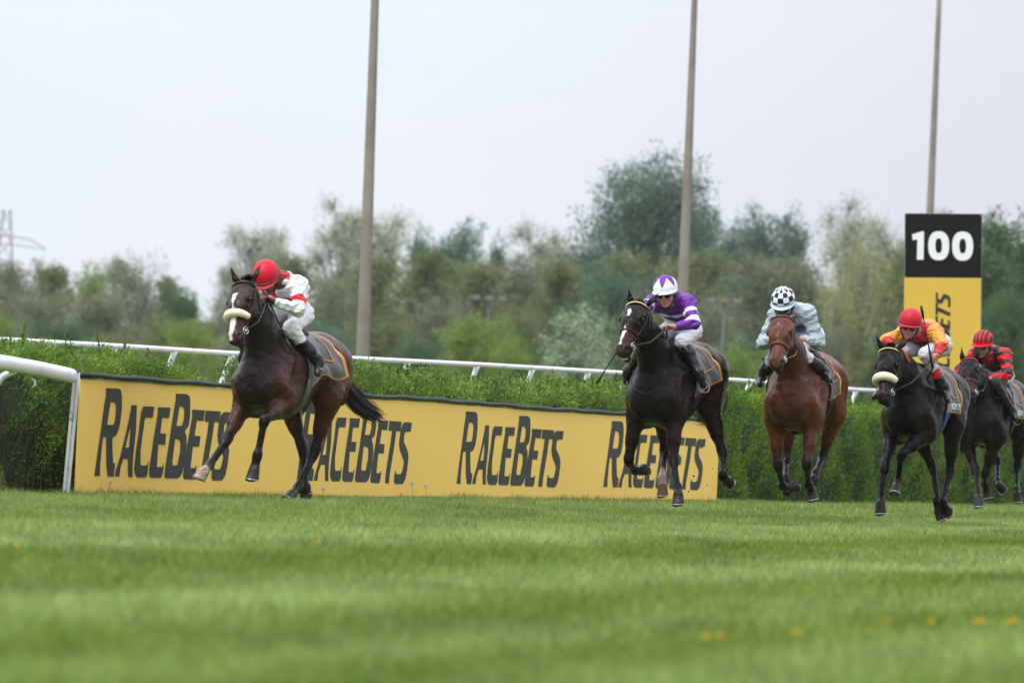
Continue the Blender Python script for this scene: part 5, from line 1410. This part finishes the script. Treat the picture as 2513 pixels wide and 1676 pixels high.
    for s, key in ((1, 'L'), (-1, 'R')):
        hp = pel+lat*s*.085
        Lg = J['legL']
        if s == 1:
            kn = sv(hp, .42, Lg['p'][0], Lg['f'][0]); an = sv(kn, .40, Lg['p'][1], Lg['f'][1]); to = sv(an, .17, Lg['p'][2], Lg['f'][2])
        else:
            m = A(1, -1, 1); yo = A(0, 2*J.get('mid_y', 0.0), 0)
            kn, an, to = [q*m+yo for q in legs[1][1:]]
            if 'legR' in J:
                kn = sv(hp, .42, J['legR']['p'][0], J['legR']['f'][0]); an = sv(kn, .40, J['legR']['p'][1], J['legR']['f'][1]); to = sv(an, .17, J['legR']['p'][2], J['legR']['f'][2])
        def outw(q, ym):       # legs lie outside the horse's flanks
            if (q[1]*s) >= ym: return q
            d_ = nrm(q-fr.cam)
            if abs(d_[1]) < 1e-3: return A(q[0], s*ym, q[2])
            t_ = np.clip((s*ym-q[1])/d_[1], -.30, .30); return q+d_*t_
        kn, an, to = outw(kn, .17), outw(an, .34), outw(to, .37)
        if abs(an[1]-to[1]) > .1: to = an+(to-an)*.8
        legs[s] = (hp, kn, an, to)
        bt = J.get('boot_t', .30)
        B.cone(hp, kn, .06, .045, c=sk); B.cone(kn, an, .040, .026, k=.02, c=sk); B.cone(an+nrm(an-kn)*.028, to+nrm(an-kn)*.02, .02, .014, k=.02, c=sk)
        Br.cone(hp+(kn-hp)*.05, kn, .092, .066, k=.05, c=J['breech'])
        Br.ell(kn, (.066, .066, .066), k=.03, c=J['breech'])
        Br.cone(kn, kn+(an-kn)*(bt+.1), .064, .050, k=.03, c=J['breech'], c2=J['breech'])
    Br.cone(pel-lat*.06, pel+lat*.06, .108, .108, k=.05, c=J['breech'])
    Br.cone(pel, pel+sp*.10, .106, .110, k=.05, lat=lat, s=1.2, c=J['breech'])
    body = put(sdf_object('body', B, .0062, M_skin, root))
    info = dict(sh=sh, pel=pel, sp=sp, lat=lat, dors=dors, grp=grp, ntors=ntors, arms=arms, legs=legs, mid=mid, slat=slat)
    seed = J.get('seed', 1)
    def wr_(V):      # folds of loose silk
        return (np.sin(V[:, 0]*55+V[:, 2]*40+seed)*np.sin(V[:, 1]*38-V[:, 2]*30)*.0045+np.sin(V[:, 2]*90+V[:, 0]*20+np.sin(V[:, 1]*30)*2)*.0034)
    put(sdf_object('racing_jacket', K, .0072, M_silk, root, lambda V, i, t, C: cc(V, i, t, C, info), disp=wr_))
    bc = J.get('bc')
    put(sdf_object('breeches', Br, .009, M_breech, root, (lambda V, i, t, C: bc(V, i, t, C, info)) if bc else None, disp=lambda V: wr_(V)*.6))
    for s in (1, -1):
        hp, kn, an, to = legs[s]; bt = J.get('boot_t', .30); S_ = Sdf(); d = nrm(an-kn); d2 = nrm(to-an)
        S_.cone(kn+(an-kn)*bt, kn+(an-kn)*(bt+.25), .056, .058, k=.02); S_.cone(kn+(an-kn)*(bt+.25), an, .056, .042, k=.03)
        S_.cone(an, an+d*.035, .044, .040, k=.03); S_.cone(an+d*.03-d2*.035, to, .038, .030, k=.03); S_.cone(an+d*.055-d2*.05, to+d*.02, .016, .014, k=.01)
        b_ = put(sdf_object('riding_boot', S_, .008, M_boot, root, disp=lambda V: np.sin(V[:, 2]*95+V[:, 0]*50+V[:, 1]*30)*.0012))
        # stirrup iron round the foot, hung from the saddle
        ft = (an+d*.03)+d2*.085; mb = MB(); e1 = nrm(np.cross(d2, d)); 
        mb.tube([ft+e1*.048*math.cos(x)-d*.055*math.sin(x)+d*.02 for x in np.linspace(0, 2*math.pi, 15)], .0045, 6, cap=False)
        fr.add(mb, 'stirrup_iron', M_iron)
        mb = MB(); top = A(-.20, s*.24, 1.42); mb.tube([top, ft-d*.035], .009, 6); fr.add(mb, 'stirrup_leather', M_leather)
    # cap over the helmet, with its peak
    na, ne = 168, 72; hr = tuple(q*.95 for q in J.get('hr', (.137, .117, .125))); hcx = hd(-.008, 0, .056); V = []; uvs = []
    for j in range(ne+1):
        el_ = math.radians(-14+104*j/ne)
        for i in range(na):
            az = 2*math.pi*i/na
            k_ = 1+(.02*math.cos(az*3)**8 if j < ne-2 else 0)
            V.append(hcx+f*hr[0]*math.cos(el_)*math.cos(az)*k_+l*hr[1]*math.cos(el_)*math.sin(az)*k_+u*hr[2]*math.sin(el_)-u*.014*(math.cos(az) < .2)*max(0, -el_*3))
            uvs.append((az if az < math.pi else az-2*math.pi, el_))
    V = np.array(V); uvs = np.array(uvs)
    Fq = np.array([(j*na+i, j*na+(i+1) % na, (j+1)*na+(i+1) % na, (j+1)*na+i) for j in range(ne) for i in range(na)])
    pc = J.get('peak', None); col = J['cap'](uvs)
    o = put(link_mesh('helmet', mesh_np('helmet', V, Fq, 4, col), M_cap, root))
    sm_ = o.modifiers.new('thick', 'SOLIDIFY'); sm_.thickness = .006
    V = []; nr, npk = 5, 25
    for j in range(nr):
        q = j/(nr-1)
        for i in range(npk):
            az = math.radians(-78+156*i/(npk-1)); ext = J.get('peak_len', .040)*math.cos(az*1.12)**.6*q if abs(az*1.12) < math.pi/2 else 0
            V.append(hcx+f*((hr[0]-.002+ext)*math.cos(math.radians(-12))*math.cos(az))+l*((hr[1]-.002+ext*.9)*math.cos(math.radians(-12))*math.sin(az))-u*(.024+.020*q*math.cos(az)))
    Fq = np.array([(j*npk+i, j*npk+i+1, (j+1)*npk+i+1, (j+1)*npk+i) for j in range(nr-1) for i in range(npk-1)])
    pk = link_mesh('peak', mesh_np('peak', np.array(V), Fq, 4, np.tile(np.array(pc if pc else col[0]), (len(V), 1))), M_cap, o); 
    ps = pk.modifiers.new('thick', 'SOLIDIFY'); ps.thickness = .005
    if J.get('band'):
        mb = MB(); mb.tube([hcx+f*(hr[0]+.002)*math.cos(x)+l*(hr[1]+.002)*math.sin(x)-u*.012 for x in np.linspace(0, 2*math.pi, 41)], .007, 6, cap=False)
        put(mb.build('cap_band', mat('cap_band_%d' % seed, J['band'], rough=.6), root, True))
    mb = MB()
    for s in (1, -1): mb.tube([hd(.02, s*.088, .02), hd(.01, s*.080, -.05), hd(.05, s*.04, -.115), hd(.065, 0, -.125)], .008, 6)
    mb.tube([hd(-.02, .082, -.03), hd(-.07, .05, -.05), hd(-.09, 0, -.05), hd(-.07, -.05, -.05), hd(-.02, -.082, -.03)], .022, 8)
    put(mb.build('chin_strap', M_chin, root, True))
    G = Sdf()
    for s in (1, -1): G.ell(hd(.092, s*.034, -.004), (.022, .038, .027), (f, l, u), k=.012)
    G.cone(hd(.100, -.02, .004), hd(.100, .02, .004), .012, .012, k=.01)
    for s in (1, -1): G.cone(hd(.080, s*.060, .0), hd(.0, s*.088, .004), .015, .009, k=.01)
    put(sdf_object('goggles', G, .0055, M_goggle, root))
    # reins from the bit to the hands
    for s in (1, -1):
        if J.get('norein', 0) == s: continue
        i_ = 0 if s == 1 else 1
        b_ = fr.bits[i_]; h_ = arms[s][3]; mid_ = (b_+h_)/2+A(0, s*.03, -.06)
        b2 = fr.S.snap(np.array([b_*.6+h_*.4+A(0, s*.05, 0), b_*.25+h_*.75+A(0, s*.04, 0)]), .012, 3) if False else np.array([b_*.6+h_*.4+A(0, s*.04, -.04), b_*.25+h_*.75+A(0, s*.03, -.03)])
        mb = MB(); mb.tube([b_, b2[0], b2[1], h_, h_+A(-.05, 0, -.10), h_+A(-.03, -s*.05, -.22)], .009, 6); fr.add(mb, 'rein', J.get('reinm', fr.lea))
    info['off'] = off; info['root'] = root; info['hd'] = hd
    f2 = lambda p: tuple(round((q-o_)*crop[2]) for q, o_ in zip(fr.px(p), crop[:2]))
    print('  JOCKEY pel', np.round(pel, 2), 'sh', np.round(sh, 2), 'head', np.round(hc, 2), 'elbL', f2(arms[1][1]), np.round(arms[1][1], 2), 'handL', np.round(arms[1][3], 2), 'kneeL', f2(legs[1][1]), np.round(legs[1][1], 2), 'ank', np.round(legs[1][2], 2))
    return info

def make_whip(fr, p0, p1, label, r0=.011, grip=None):
    w0 = fr.wor(p0); w1 = fr.wor(p1); root = empty('riding_whip', tuple(w0)); tag(root, label, 'whip')
    d = w1-w0; mb = MB(); mb.tube([A(0, 0, 0), d*.35, d*.8], [r0, r0*.6, r0*.5], 8); mb.build('shaft', M_whip, root, True)
    mb = MB(); mb.tube([d*.78, d*.9, d], [r0*.75, r0*1.3, r0*.9], 8); mb.build('flap', M_whip, root, True)
    mb = MB(); mb.tube([d*-.08, d*.2], [r0*1.3, r0*1.15], 8); mb.build('handle', grip or M_whip, root, True)
    return root
# ---------------------------------------------------------------- the five runners
BLK = (.0055, .0045, .004)
D = 0.938
def circ(*_): pass
h1 = dict(label="dark bay racehorse with white blaze and cream fleece noseband galloping in front", seed=11, crop=(440, 600, 2.375), depth=13961/290.,
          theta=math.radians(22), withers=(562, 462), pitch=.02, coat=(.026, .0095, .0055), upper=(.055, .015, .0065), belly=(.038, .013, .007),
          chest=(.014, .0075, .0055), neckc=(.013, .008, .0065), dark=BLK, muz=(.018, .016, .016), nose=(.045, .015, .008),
          poll=(388, 235), muzzle=(318, 580), poll_f=1, muz_f=1, neck=.78, head=.60, hyaw=math.radians(22), hw=1.08,
          ears={-1: (297, 130), 1: (463, 138)}, jaw=.0,
          LF=dict(p=[(497, 1015), (454, 1236), (430, 1340), (421, 1405)], f=[1, -1, 1, 0], ex=.03),
          RF=dict(p=[(274, 1141), (176, 1283), (143, 1324), (114, 1374)], f=[1, 1, 1, 1], ex=.05, hc=(.38, .27, .20)),
          LH=dict(p=[(785, 1226), (692, 1418), (656, 1457), (628, 1494)], f=[-1, 1, 1, 1], hc=(.07, .06, .055)),
          RH=dict(p=[(741, 1251), (738, 1420), (735, 1460), (733, 1486)], f=[-1, 1, 0, 0]),
          patch=[('RF', 4, .035, (.03, .025, .022)), ('RF', 3, .05, (.62, .50, .44))],
          marks=[(.15, .225, -.003, -.003, .024, .018, (.75, .72, .70)), (.215, .34, -.003, .004, .007, .006, (.75, .72, .70)), (.36, .50, .0, -.012, .036, .036, (.78, .66, .62)),
                 (.49, .575, -.014, -.022, .034, .010, (.72, .55, .50))],
          fleece=.034, mane_n=260, mane_len=.10, fl_dir=(-.4, .6, .5), fl_len=.12,
          tail=[((1005, 940), .17, -1), ((1075, 1000), .18, -1), ((1150, 1035), .17, 0), ((1245, 1055), .19, 0)], tail_w=.062,
          cloth=dict(x=(-.06, -.58), len=lambda t: 103-20*t+6*math.sin(t*9), len_r=lambda t: 84, lift=.12, fly=.14), girthm=mat('girth_web', (.10, .10, .10), rough=.7))
h2 = dict(label="nearly black racehorse with white star and snip under the purple jockey", seed=12, black=True, crop=(1400, 640, 2.5295), depth=13961/270.,
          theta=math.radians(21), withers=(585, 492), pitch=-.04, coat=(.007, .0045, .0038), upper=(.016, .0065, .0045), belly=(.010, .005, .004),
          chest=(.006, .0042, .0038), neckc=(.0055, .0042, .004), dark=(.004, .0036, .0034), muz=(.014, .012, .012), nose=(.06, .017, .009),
          poll=(428, 288), muzzle=(312, 585), poll_f=1, muz_f=1, neck=.80, head=.60, hyaw=math.radians(16), hw=1.08,
          ears={-1: (378, 228), 1: (492, 256)}, jaw=.022, girth=1.03, lea=M_leather, beads=mat('gold_beads', (.75, .62, .28), rough=.3, metal=.6),
          LF=dict(p=[(640, 1240), (664, 1405), (669, 1450), (670, 1488)], f=[1, 1, 1, 0]),
          RF=dict(p=[(350, 1292), (398, 1302), (432, 1300), (470, 1285)], f=[0, -1, -1, -1], ex=.05),
          LH=dict(p=[(948, 1205), (945, 1330), (968, 1362), (992, 1372)], f=[-1, 1, -1, -1], sx=.0),
          RH=dict(p=[(585, 1200), (566, 1350), (572, 1405), (574, 1455)], f=[-1, 1, 1, 0], sx=.14, pc=(.20, .13, .08), hc=(.07, .045, .03)),
          patch=[('RH', 2, .13, (.28, .21, .15))],
          marks=[(.12, .215, -.014, .002, .020, .010, (.80, .78, .76)), (.31, .37, -.006, -.004, .004, .018, (.80, .78, .76)), (.365, .42, -.004, -.006, .018, .014, (.80, .78, .76)),
                 (.415, .52, -.006, -.014, .013, .012, (.78, .70, .68))],
          mane_n=380, mane_len=.17, fl_dir=(-.5, -.2, .3), fl_len=.10,
          tail=[((935, 800), .20, -1), ((905, 930), .18, -1), ((860, 985), .16, 0), ((800, 975), .12, 0)], tail_w=.07,
          cloth=dict(x=(-.04, -.58), len=lambda t: 104-26*t, len_r=lambda t: 84, lift=.07, fly=.10), breast=True)
h3 = dict(label="reddish bay racehorse with brown bridle under the grey jacketed jockey", seed=13, crop=(1780, 660, 2.6133), depth=13961/265.,
          theta=math.radians(14), withers=(476, 502), pitch=.0, coat=(.085, .024, .009), upper=(.090, .024, .0085), belly=(.08, .022, .008),
          chest=(.055, .016, .0075), neckc=(.050, .015, .008), dark=(.008, .006, .006), muz=(.010, .009, .009), nose=(.13, .036, .014),
          poll=(370, 325), muzzle=(325, 640), poll_f=1, muz_f=1, neck=.76, head=.60, hyaw=math.radians(11), hw=1.08,
          ears={-1: (292, 318), 1: (446, 300)}, ear_f=-1, lea=M_leather_brown, nbr=.013,
          LF=dict(p=[(520, 1255), (535, 1385), (552, 1420), (560, 1462)], f=[1, -1, -1, 0]),
          RF=dict(p=[(340, 1298), (368, 1392), (412, 1402), (458, 1384)], f=[0, -1, -1, -1]),
          LH=dict(p=[(622, 1205), (580, 1310), (568, 1350), (556, 1370)], f=[-1, 1, 1, 0], sx=-.08),
          RH=dict(p=[(388, 1235), (388, 1345), (392, 1390), (396, 1415)], f=[-1, 1, 0, 0], sx=.05),
          marks=[(.13, .16, 0, 0, .006, .005, (.35, .25, .2))], mane_n=300, mane_len=.12, fl_dir=(.25, 0, 1), fl_len=.11,
          tail=[((735, 780), .18, -1), ((720, 900), .2, -1), ((700, 1000), .2, -1), ((690, 1060), .12, -1)], tail_w=.05,
          cloth=dict(x=(-.04, -.50), len=lambda t: 100-14*t, lift=.05, fly=.02), clothm=M_cloth_black, breast=False, girthm=M_leather)
h4 = dict(label="black racehorse with cream fleece noseband under the yellow and red jockey", seed=14, black=True, crop=(2080, 480, 1.912), depth=13961/255.,
          theta=math.radians(19), withers=(325, 778), pitch=.0, coat=(.0052, .0038, .0034), upper=(.0065, .0045, .004), belly=(.006, .0042, .0038),
          chest=(.0045, .0038, .0036), neckc=(.0048, .0038, .0036), dark=(.004, .0036, .0034), muz=(.012, .011, .011), nose=(.028, .012, .008),
          poll=(203, 728), muzzle=(166, 975), poll_f=1, muz_f=1, neck=.80, head=.60, hyaw=math.radians(20), hw=1.05,
          ears={-1: (148, 678), 1: (268, 688)}, beads=mat('yellow_beads', (.80, .55, .15), rough=.35, metal=.3), fleece=.041, nose_x=.36,
          LF=dict(p=[(252, 1215), (237, 1340), (228, 1372), (220, 1406)], f=[1, -1, 1, 1], ex=.05),
          RF=dict(p=[(176, 1268), (152, 1412), (154, 1448), (156, 1486)], f=[1, 1, 1, 0]),
          LH=dict(p=[(478, 1330), (446, 1440), (458, 1462), (476, 1482)], f=[-1, 1, -1, -1]),
          RH=dict(p=[(425, 1330), (420, 1430), (425, 1466), (430, 1492)], f=[-1, 1, 0, 0]),
          mane_n=200, mane_len=.09, fl_dir=(-.2, .3, 1), fl_len=.12,
          tail=[((560, 1000), .2, -1), ((555, 1080), .2, -1), ((550, 1150), .2, -1), ((545, 1210), .15, -1)], tail_w=.05,
          cloth_word=(.30, .92, .93, .80), cloth=dict(x=(-.06, -.56), len=lambda t: 98+2*t, len_r=lambda t: 96, lift=.05, fly=.02), girthm=mat('blue_girth', (.02, .055, .20), rough=.5))
h5 = dict(label="dark brown racehorse with red browband running last at the right edge", seed=15, black=True, crop=(2080, 480, 1.912), depth=13961/225.,
          theta=math.radians(20), withers=(655, 838), pitch=.0, coat=(.0075, .0045, .0036), upper=(.010, .0055, .0042), belly=(.0075, .0048, .004),
          chest=(.009, .0064, .0056), neckc=(.009, .0066, .0058), dark=(.0065, .0058, .0055), muz=(.012, .010, .010), nose=(.05, .017, .011),
          poll=(572, 782), muzzle=(572, 955), poll_f=1, muz_f=1, neck=.76, head=.58, hyaw=math.radians(20),
          ears={-1: (538, 728), 1: (606, 742)}, bandm=mat('red_browband', (.30, .02, .02), rough=.5), nbm=mat('dark_red_noseband', (.05, .02, .018), rough=.5),
          LF=dict(p=[(655, 1272), (645, 1352), (652, 1382), (658, 1408)], f=[0, -1, -1, 0]),
          RF=dict(p=[(600, 1290), (612, 1392), (614, 1420), (616, 1444)], f=[1, 1, 1, 0]),
          LH=dict(p=[(798, 1280), (794, 1378), (796, 1405), (798, 1438)], f=[-1, 1, 1, 0]),
          RH=dict(p=[(705, 1250), (702, 1340), (712, 1362), (728, 1374)], f=[-1, 1, 1, -1]),
          mane_n=160, mane_len=.09, fl_len=.08,
          tail=[((860, 1000), .2, -1), ((870, 1100), .2, -1), ((880, 1180), .2, -1), ((880, 1240), .15, -1)], tail_w=.05, res=.012,
          cloth_word=(.30, .92, .93, .80), cloth=dict(x=(-.06, -.56), len=lambda t: 96+2*t, lift=.04, fly=.02))

def axes(V, I):
    q = V-I['pel']; return q@I['sp'], q@I['lat'], q@I['dors']      # up the spine, to the left, out of the back
def arm(idx, I, s):
    i0, i1, i2 = I['grp'][s]; return (idx >= i0) & (idx < i1), (idx >= i1) & (idx < i2)
def arm_t(V, I, s):
    S0, el, wr, hn = I['arms'][s]; a1 = el-S0; a2 = wr-el
    return ((V-S0)@a1)/(a1@a1), ((V-el)@a2)/(a2@a2)
def mixc(C, al, c): return C*(1-al[:, None])+np.array(c)[None]*al[:, None]
def st(x, w=.006): return np.clip(x/w+.5, 0, 1)
WHITE = (.76, .76, .78)
def jc1(V, idx, t, C, I):
    C = np.tile(np.array(WHITE), (len(V), 1)); z, y, d = axes(V, I); tor = idx < I['ntors']
    L_ = np.linalg.norm(I['sh']-I['pel'])
    C = mixc(C, st(z-(L_+.075), .01)*tor*(np.abs(y) < .08)*(d > -.02), (.62, .02, .025))
    x1 = st(.035-np.abs(np.abs(y)-.03-.25*np.maximum(L_-z, 0)))*(d < -.045)*tor*st(z-.12)*(z < L_-.06)
    C = mixc(C, x1, (.62, .02, .025))
    for s in (1, -1):
        u_, f_ = arm(idx, I, s); tu, tf = arm_t(V, I, s)
        C = mixc(C, st(.14-np.abs(tu-.70), .03)*u_, (.52, .010, .015))
    return C
PUR = (.125, .015, .27)
def jc2(V, idx, t, C, I):
    C = np.tile(np.array(PUR), (len(V), 1)); z, y, d = axes(V, I); tor = idx < I['ntors']
    L_ = np.linalg.norm(I['sh']-I['pel']); zz = z+np.sin(y*40)*.006
    for k in (.36, .24, .12, .0): C = mixc(C, st(.026-np.abs(zz-L_*.0-(k-.03)))*tor*(z < L_-.05), (.80, .80, .84))
    for s in (1, -1):
        u_, f_ = arm(idx, I, s); tu, tf = arm_t(V, I, s)
        C = mixc(C, st(.10-np.abs(tu-.52), .03)*u_, (.80, .80, .84)); C = mixc(C, st(.13-np.abs(tu-.98), .03)*(u_ | f_), (.80, .78, .72))
    return C
def jc3(V, idx, t, C, I):
    C = np.tile(np.array((.37, .42, .47)), (len(V), 1)); z, y, d = axes(V, I); tor = idx < I['ntors']
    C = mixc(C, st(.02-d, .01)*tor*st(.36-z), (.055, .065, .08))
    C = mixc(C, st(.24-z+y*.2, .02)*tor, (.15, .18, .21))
    return C
def jc4(V, idx, t, C, I):
    C = np.tile(np.array((.60, .25, .025)), (len(V), 1)); z, y, d = axes(V, I); tor = idx < I['ntors']
    C = mixc(C, st(.09-np.abs(y), .01)*tor*(d < .05), (.36, .012, .014)); C = mixc(C, st(.16-z, .01)*tor, (.36, .012, .014))
    L_ = np.linalg.norm(I['sh']-I['pel']); C = mixc(C, st(z-(L_+.01), .01)*tor, (.50, .015, .02))
    for s in (1, -1):
        u_, f_ = arm(idx, I, s); tu, tf = arm_t(V, I, s)
        C = mixc(C, st(tf-.18, .04)*f_, (.44, .008, .012))
    return C
RED5 = (.56, .003, .008); BL5 = (.016, .014, .016)
def jc5(V, idx, t, C, I):
    C = np.tile(np.array(RED5), (len(V), 1)); z, y, d = axes(V, I); tor = idx < I['ntors']
    C = mixc(C, st(.040-np.abs(np.abs(y)-.10), .008)*tor, BL5); C = mixc(C, st(.11-np.abs(y), .008)*tor*(d < 0.05)*st(.36-z), BL5)
    for s in (1, -1):
        u_, f_ = arm(idx, I, s); tu, tf = arm_t(V, I, s)
        C = mixc(C, st(.12-np.abs(tu-.50), .03)*u_, BL5); C = mixc(C, st(.17-np.abs(tu-.98), .03)*(u_ | f_), BL5); C = mixc(C, st(.06-np.abs(tu-.1), .03)*u_, BL5)
    return C
RED = (.54, .002, .022)
def cap_plain(c): return lambda uv: np.tile(np.array(c), (len(uv), 1))
def cap2(uv):
    C = np.tile(np.array(PUR)*1.05, (len(uv), 1)); az, el = uv[:, 0], uv[:, 1]
    sect = az % (math.pi/3)-math.pi/6; al = st((.98-el)*.62-np.abs(sect), .03)
    al = np.maximum(al, st(.14-el, .03))
    return mixc(C, al, (.80, .80, .84))
def cap3(uv):
    az, el = uv[:, 0], uv[:, 1]; k = (np.floor(az/(math.pi/6)+.5)+np.floor((el+.30)/.42)) % 2
    C = np.tile(np.array((.66, .74, .80)), (len(uv), 1)); C = mixc(C, (k == 1).astype(float), (.012, .010, .014)); 
    return mixc(C, (el < -.02).astype(float), (.45, .57, .62))
def cap5(uv):
    az, el = uv[:, 0], uv[:, 1]; y = np.cos(el)*np.sin(az); k = np.floor(y*5.2+.5) % 2
    C = np.tile(np.array(RED5), (len(uv), 1)); return mixc(C, ((k == 1) & (el > -.03)).astype(float), BL5)
def bc4(V, idx, t, C, I):
    for s in (1, -1):
        hp, kn, an, to = I['legs'][s]; d = an-kn; tq = ((V-kn)@d)/(d@d); dd = np.linalg.norm(V-kn-tq[:, None]*d, axis=1)
        C = mixc(C, st(tq-.42, .02)*(dd < .09), (.55, .02, .03))
    return C
def bc5(V, idx, t, C, I):
    for s in (1, -1):
        hp, kn, an, to = I['legs'][s]; d = kn-hp; tq = ((V-hp)@d)/(d@d); dd = np.linalg.norm(V-hp-tq[:, None]*d, axis=1)
        C = mixc(C, st(tq-.45, .03)*(dd < .16), (.012, .011, .012))
    return C
j1 = dict(label="jockey in red cap and white jacket with red armband crouching on the leading horse", skin=(.10, .045, .028), jc=jc1, breech=(.72, .71, .74), seed=1,
          pelvis=(668, 400), shoulder=(605, 225), head=(512, 205), pelvis_x=-.40, shoulder_x=-.04, head_x=.12, face=(4, 42, 4), arch=.06, sw=.155,
          armL=dict(p=[(692, 378), (553, 335), (505, 305)], f=[1, 1, 1]), armR=dict(p=[(520, 350), (470, 330), (455, 320)], f=[1, 1, 1]),
          legL=dict(p=[(652, 492), (802, 672), (806, 752)], f=[1, -1, 1]), cap=cap_plain(RED), band=(.07, .05, .05), boot_t=.42)
j2 = dict(label="jockey in purple jacket with white hoops and goggles, second in the race", skin=(.45, .22, .15), jc=jc2, breech=(.66, .64, .72), seed=2,
          pelvis=(700, 430), shoulder=(622, 250), head=(592, 205), pelvis_x=-.42, shoulder_x=-.06, head_x=.10, face=(8, 12, 6), arch=.05, sw=.175,
          armL=dict(p=[(766, 385), (648, 412), (592, 400)], f=[1, 1, 1]), armR=dict(p=[(440, 300), (500, 400), (545, 420)], f=[1, 1, 1]),
          legL=dict(p=[(700, 500), (795, 700), (822, 772)], f=[1, -1, 1]), cap=cap2, peak=(.80, .80, .84), boot_t=.10, mid_y=-.0, hr=(.137, .117, .122), peak_len=.035)
j3 = dict(label="jockey in silvery grey jacket and black and white checked cap", skin=(.42, .20, .14), jc=jc3, breech=(.60, .56, .64), seed=3,
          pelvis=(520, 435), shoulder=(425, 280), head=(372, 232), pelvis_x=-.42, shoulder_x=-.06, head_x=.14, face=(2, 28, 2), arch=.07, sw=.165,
          armL=dict(p=[(600, 478), (505, 455), (465, 452)], f=[0, 1, 1]), armR=dict(p=[(240, 480), (285, 460), (320, 455)], f=[0, 1, 1]),
          legL=dict(p=[(455, 512), (640, 662), (668, 715)], f=[1, -1, 1]), legR=dict(p=[(330, 520), (232, 690), (222, 740)], f=[1, -1, 1]),
          cap=cap3, peak=(.45, .57, .62), boot_t=.50, peak_len=.03)
j4 = dict(label="jockey in yellow jacket with red cuffs and red cap holding his whip upright", skin=(.42, .20, .15), jc=jc4, breech=(.50, .48, .52), seed=4,
          pelvis=(412, 702), shoulder=(335, 640), head=(292, 612), pelvis_x=-.45, shoulder_x=-.08, head_x=.08, face=(10, 12, -6), arch=.06, sw=.18,
          armL=dict(p=[(446, 700), (418, 752), (396, 758)], f=[1, 1, 1]), armR=dict(p=[(182, 678), (215, 720), (235, 740)], f=[1, 1, 1]),
          legL=dict(p=[(368, 745), (452, 905), (468, 960)], f=[1, -1, 1]), bc=bc4, cap=cap_plain((.46, .002, .018)), band=(.16, .008, .012), boot_t=.70, curl=A(.2, .2, -.4))
j5 = dict(label="jockey in red and black hooped jacket with striped cap on the last horse", skin=(.36, .18, .13), jc=jc5, breech=(.60, .58, .64), seed=5,
          pelvis=(708, 845), shoulder=(668, 740), head=(636, 705), pelvis_x=-.42, shoulder_x=-.06, head_x=.10, face=(-4, 12, 0), arch=.06, sw=.18,
          armL=dict(p=[(752, 838), (672, 860), (646, 858)], f=[1, 1, 1]), armR=dict(p=[(530, 815), (570, 850), (595, 860)], f=[1, 1, 1]),
          legL=dict(p=[(690, 880), (772, 1010), (790, 1046)], f=[1, -1, 1]), cap=cap5, boot_t=.02, bc=bc5)
RUN = [(h1, j1), (h2, j2), (h3, j3), (h4, j4), (h5, j5)]
frs = []
if DO_RIDERS:
    for h_, j_ in (RUN if DO_RIDERS is True else [RUN[i] for i in DO_RIDERS]):
        fr = make_horse(h_); inf = make_jockey(fr, j_); frs.append((fr, inf))
        if j_ is j1:
            hn = inf['arms'][1][3]; make_whip(fr, hn+A(.0, .0, .02), fr.solve(hn, .50, fr.px_((668, 648)), -1), "thin black whip slanting down beside the leading horse's neck")
        if j_ is j2:
            hn = inf['arms'][-1][3]; st_ = fr.solve(fr.H(.50, -.1, -.12), .02, fr.px_((272, 585)), 0)
            q = fr.solve(st_, .30, fr.px_((162, 760)), 0); make_whip(fr, st_+(st_-q)*.9, q, "black whip poking out below the muzzle of the horse with the purple jockey")
        if j_ is j3:
            p0 = fr.at_depth(fr.px_((262, 640)), h3['depth']-.3); p1 = fr.at_depth(fr.px_((240, 568)), h3['depth']-.3)
            make_whip(fr, p0, p1, "black whip with broad flap beside the muzzle of the reddish bay horse")
        if j_ is j4:
            hn = inf['arms'][1][3]; make_whip(fr, hn-A(0, 0, .05), fr.solve(hn, .58, fr.px_((345, 518)), 1), "upright black whip with blue band in the fist of the yellow jacketed jockey", r0=.012)
            mb = MB(); oc = [A(*fr.NP(.72+.1*math.sin(x*1), .0)) for x in (0,)]
            pts = [fr.NP(t, 0)+A(0, .0, 0) for t in (.93, .80, .66)]
            for dy in (.0, .03):
                w = fr.S.snap(np.array([fr.NP(.97, -.05+dy)+Y*.05, fr.NP(.88, -.10+dy)+Y*.06, fr.NP(.76, -.12+dy)+Y*.08, fr.NP(.66, -.06+dy)+Y*.12]), .012, 5)
                mb.tube(w, .014, 6)
            fr.add(mb, 'orange_strap', mat('orange_rubber', (.62, .13, .03), rough=.5))

# bits of turf flung up by the hooves
M_clod = mat("clod_soil", (.045, .05, .018), rough=1, bump=.5)
def clod(u, v, d, r_, lab, grp):
    P = unproj(u, v, d); b = bmesh.new(); bmesh.ops.create_icosphere(b, subdivisions=2, radius=r_*.65); q = random.Random(int(u*7+v))
    for w in b.verts: w.co *= q.uniform(.6, 1.25); w.co.z *= .7
    me = bpy.data.meshes.new('turf_clod'); b.to_mesh(me); b.free(); o = link_mesh('turf_clod', me, M_clod); o.location = tuple(P); tag(o, lab, 'clod', grp)
for (u, v, r_) in ((1668, 1118, .012), (1722, 1098, .016), (1748, 1150, .012), (1702, 1168, .018), (1773, 1078, .010), (1640, 1182, .014), (1690, 1206, .016), (1735, 1190, .010)):
    clod(u, v, 52.6, r_, 'small dark clod of turf flying behind the hooves of the nearly black horse', 'flying clods behind the second horse')
for (u, v, r_) in ((2352, 1190, .014), (2372, 1160, .011), (2395, 1120, .010), (2340, 1225, .016), (2290, 1215, .012), (2322, 1150, .012)):
    clod(u, v, 56.4, r_, 'small dark clod of turf flying behind the hooves of the black horse', 'flying clods behind the fourth horse')
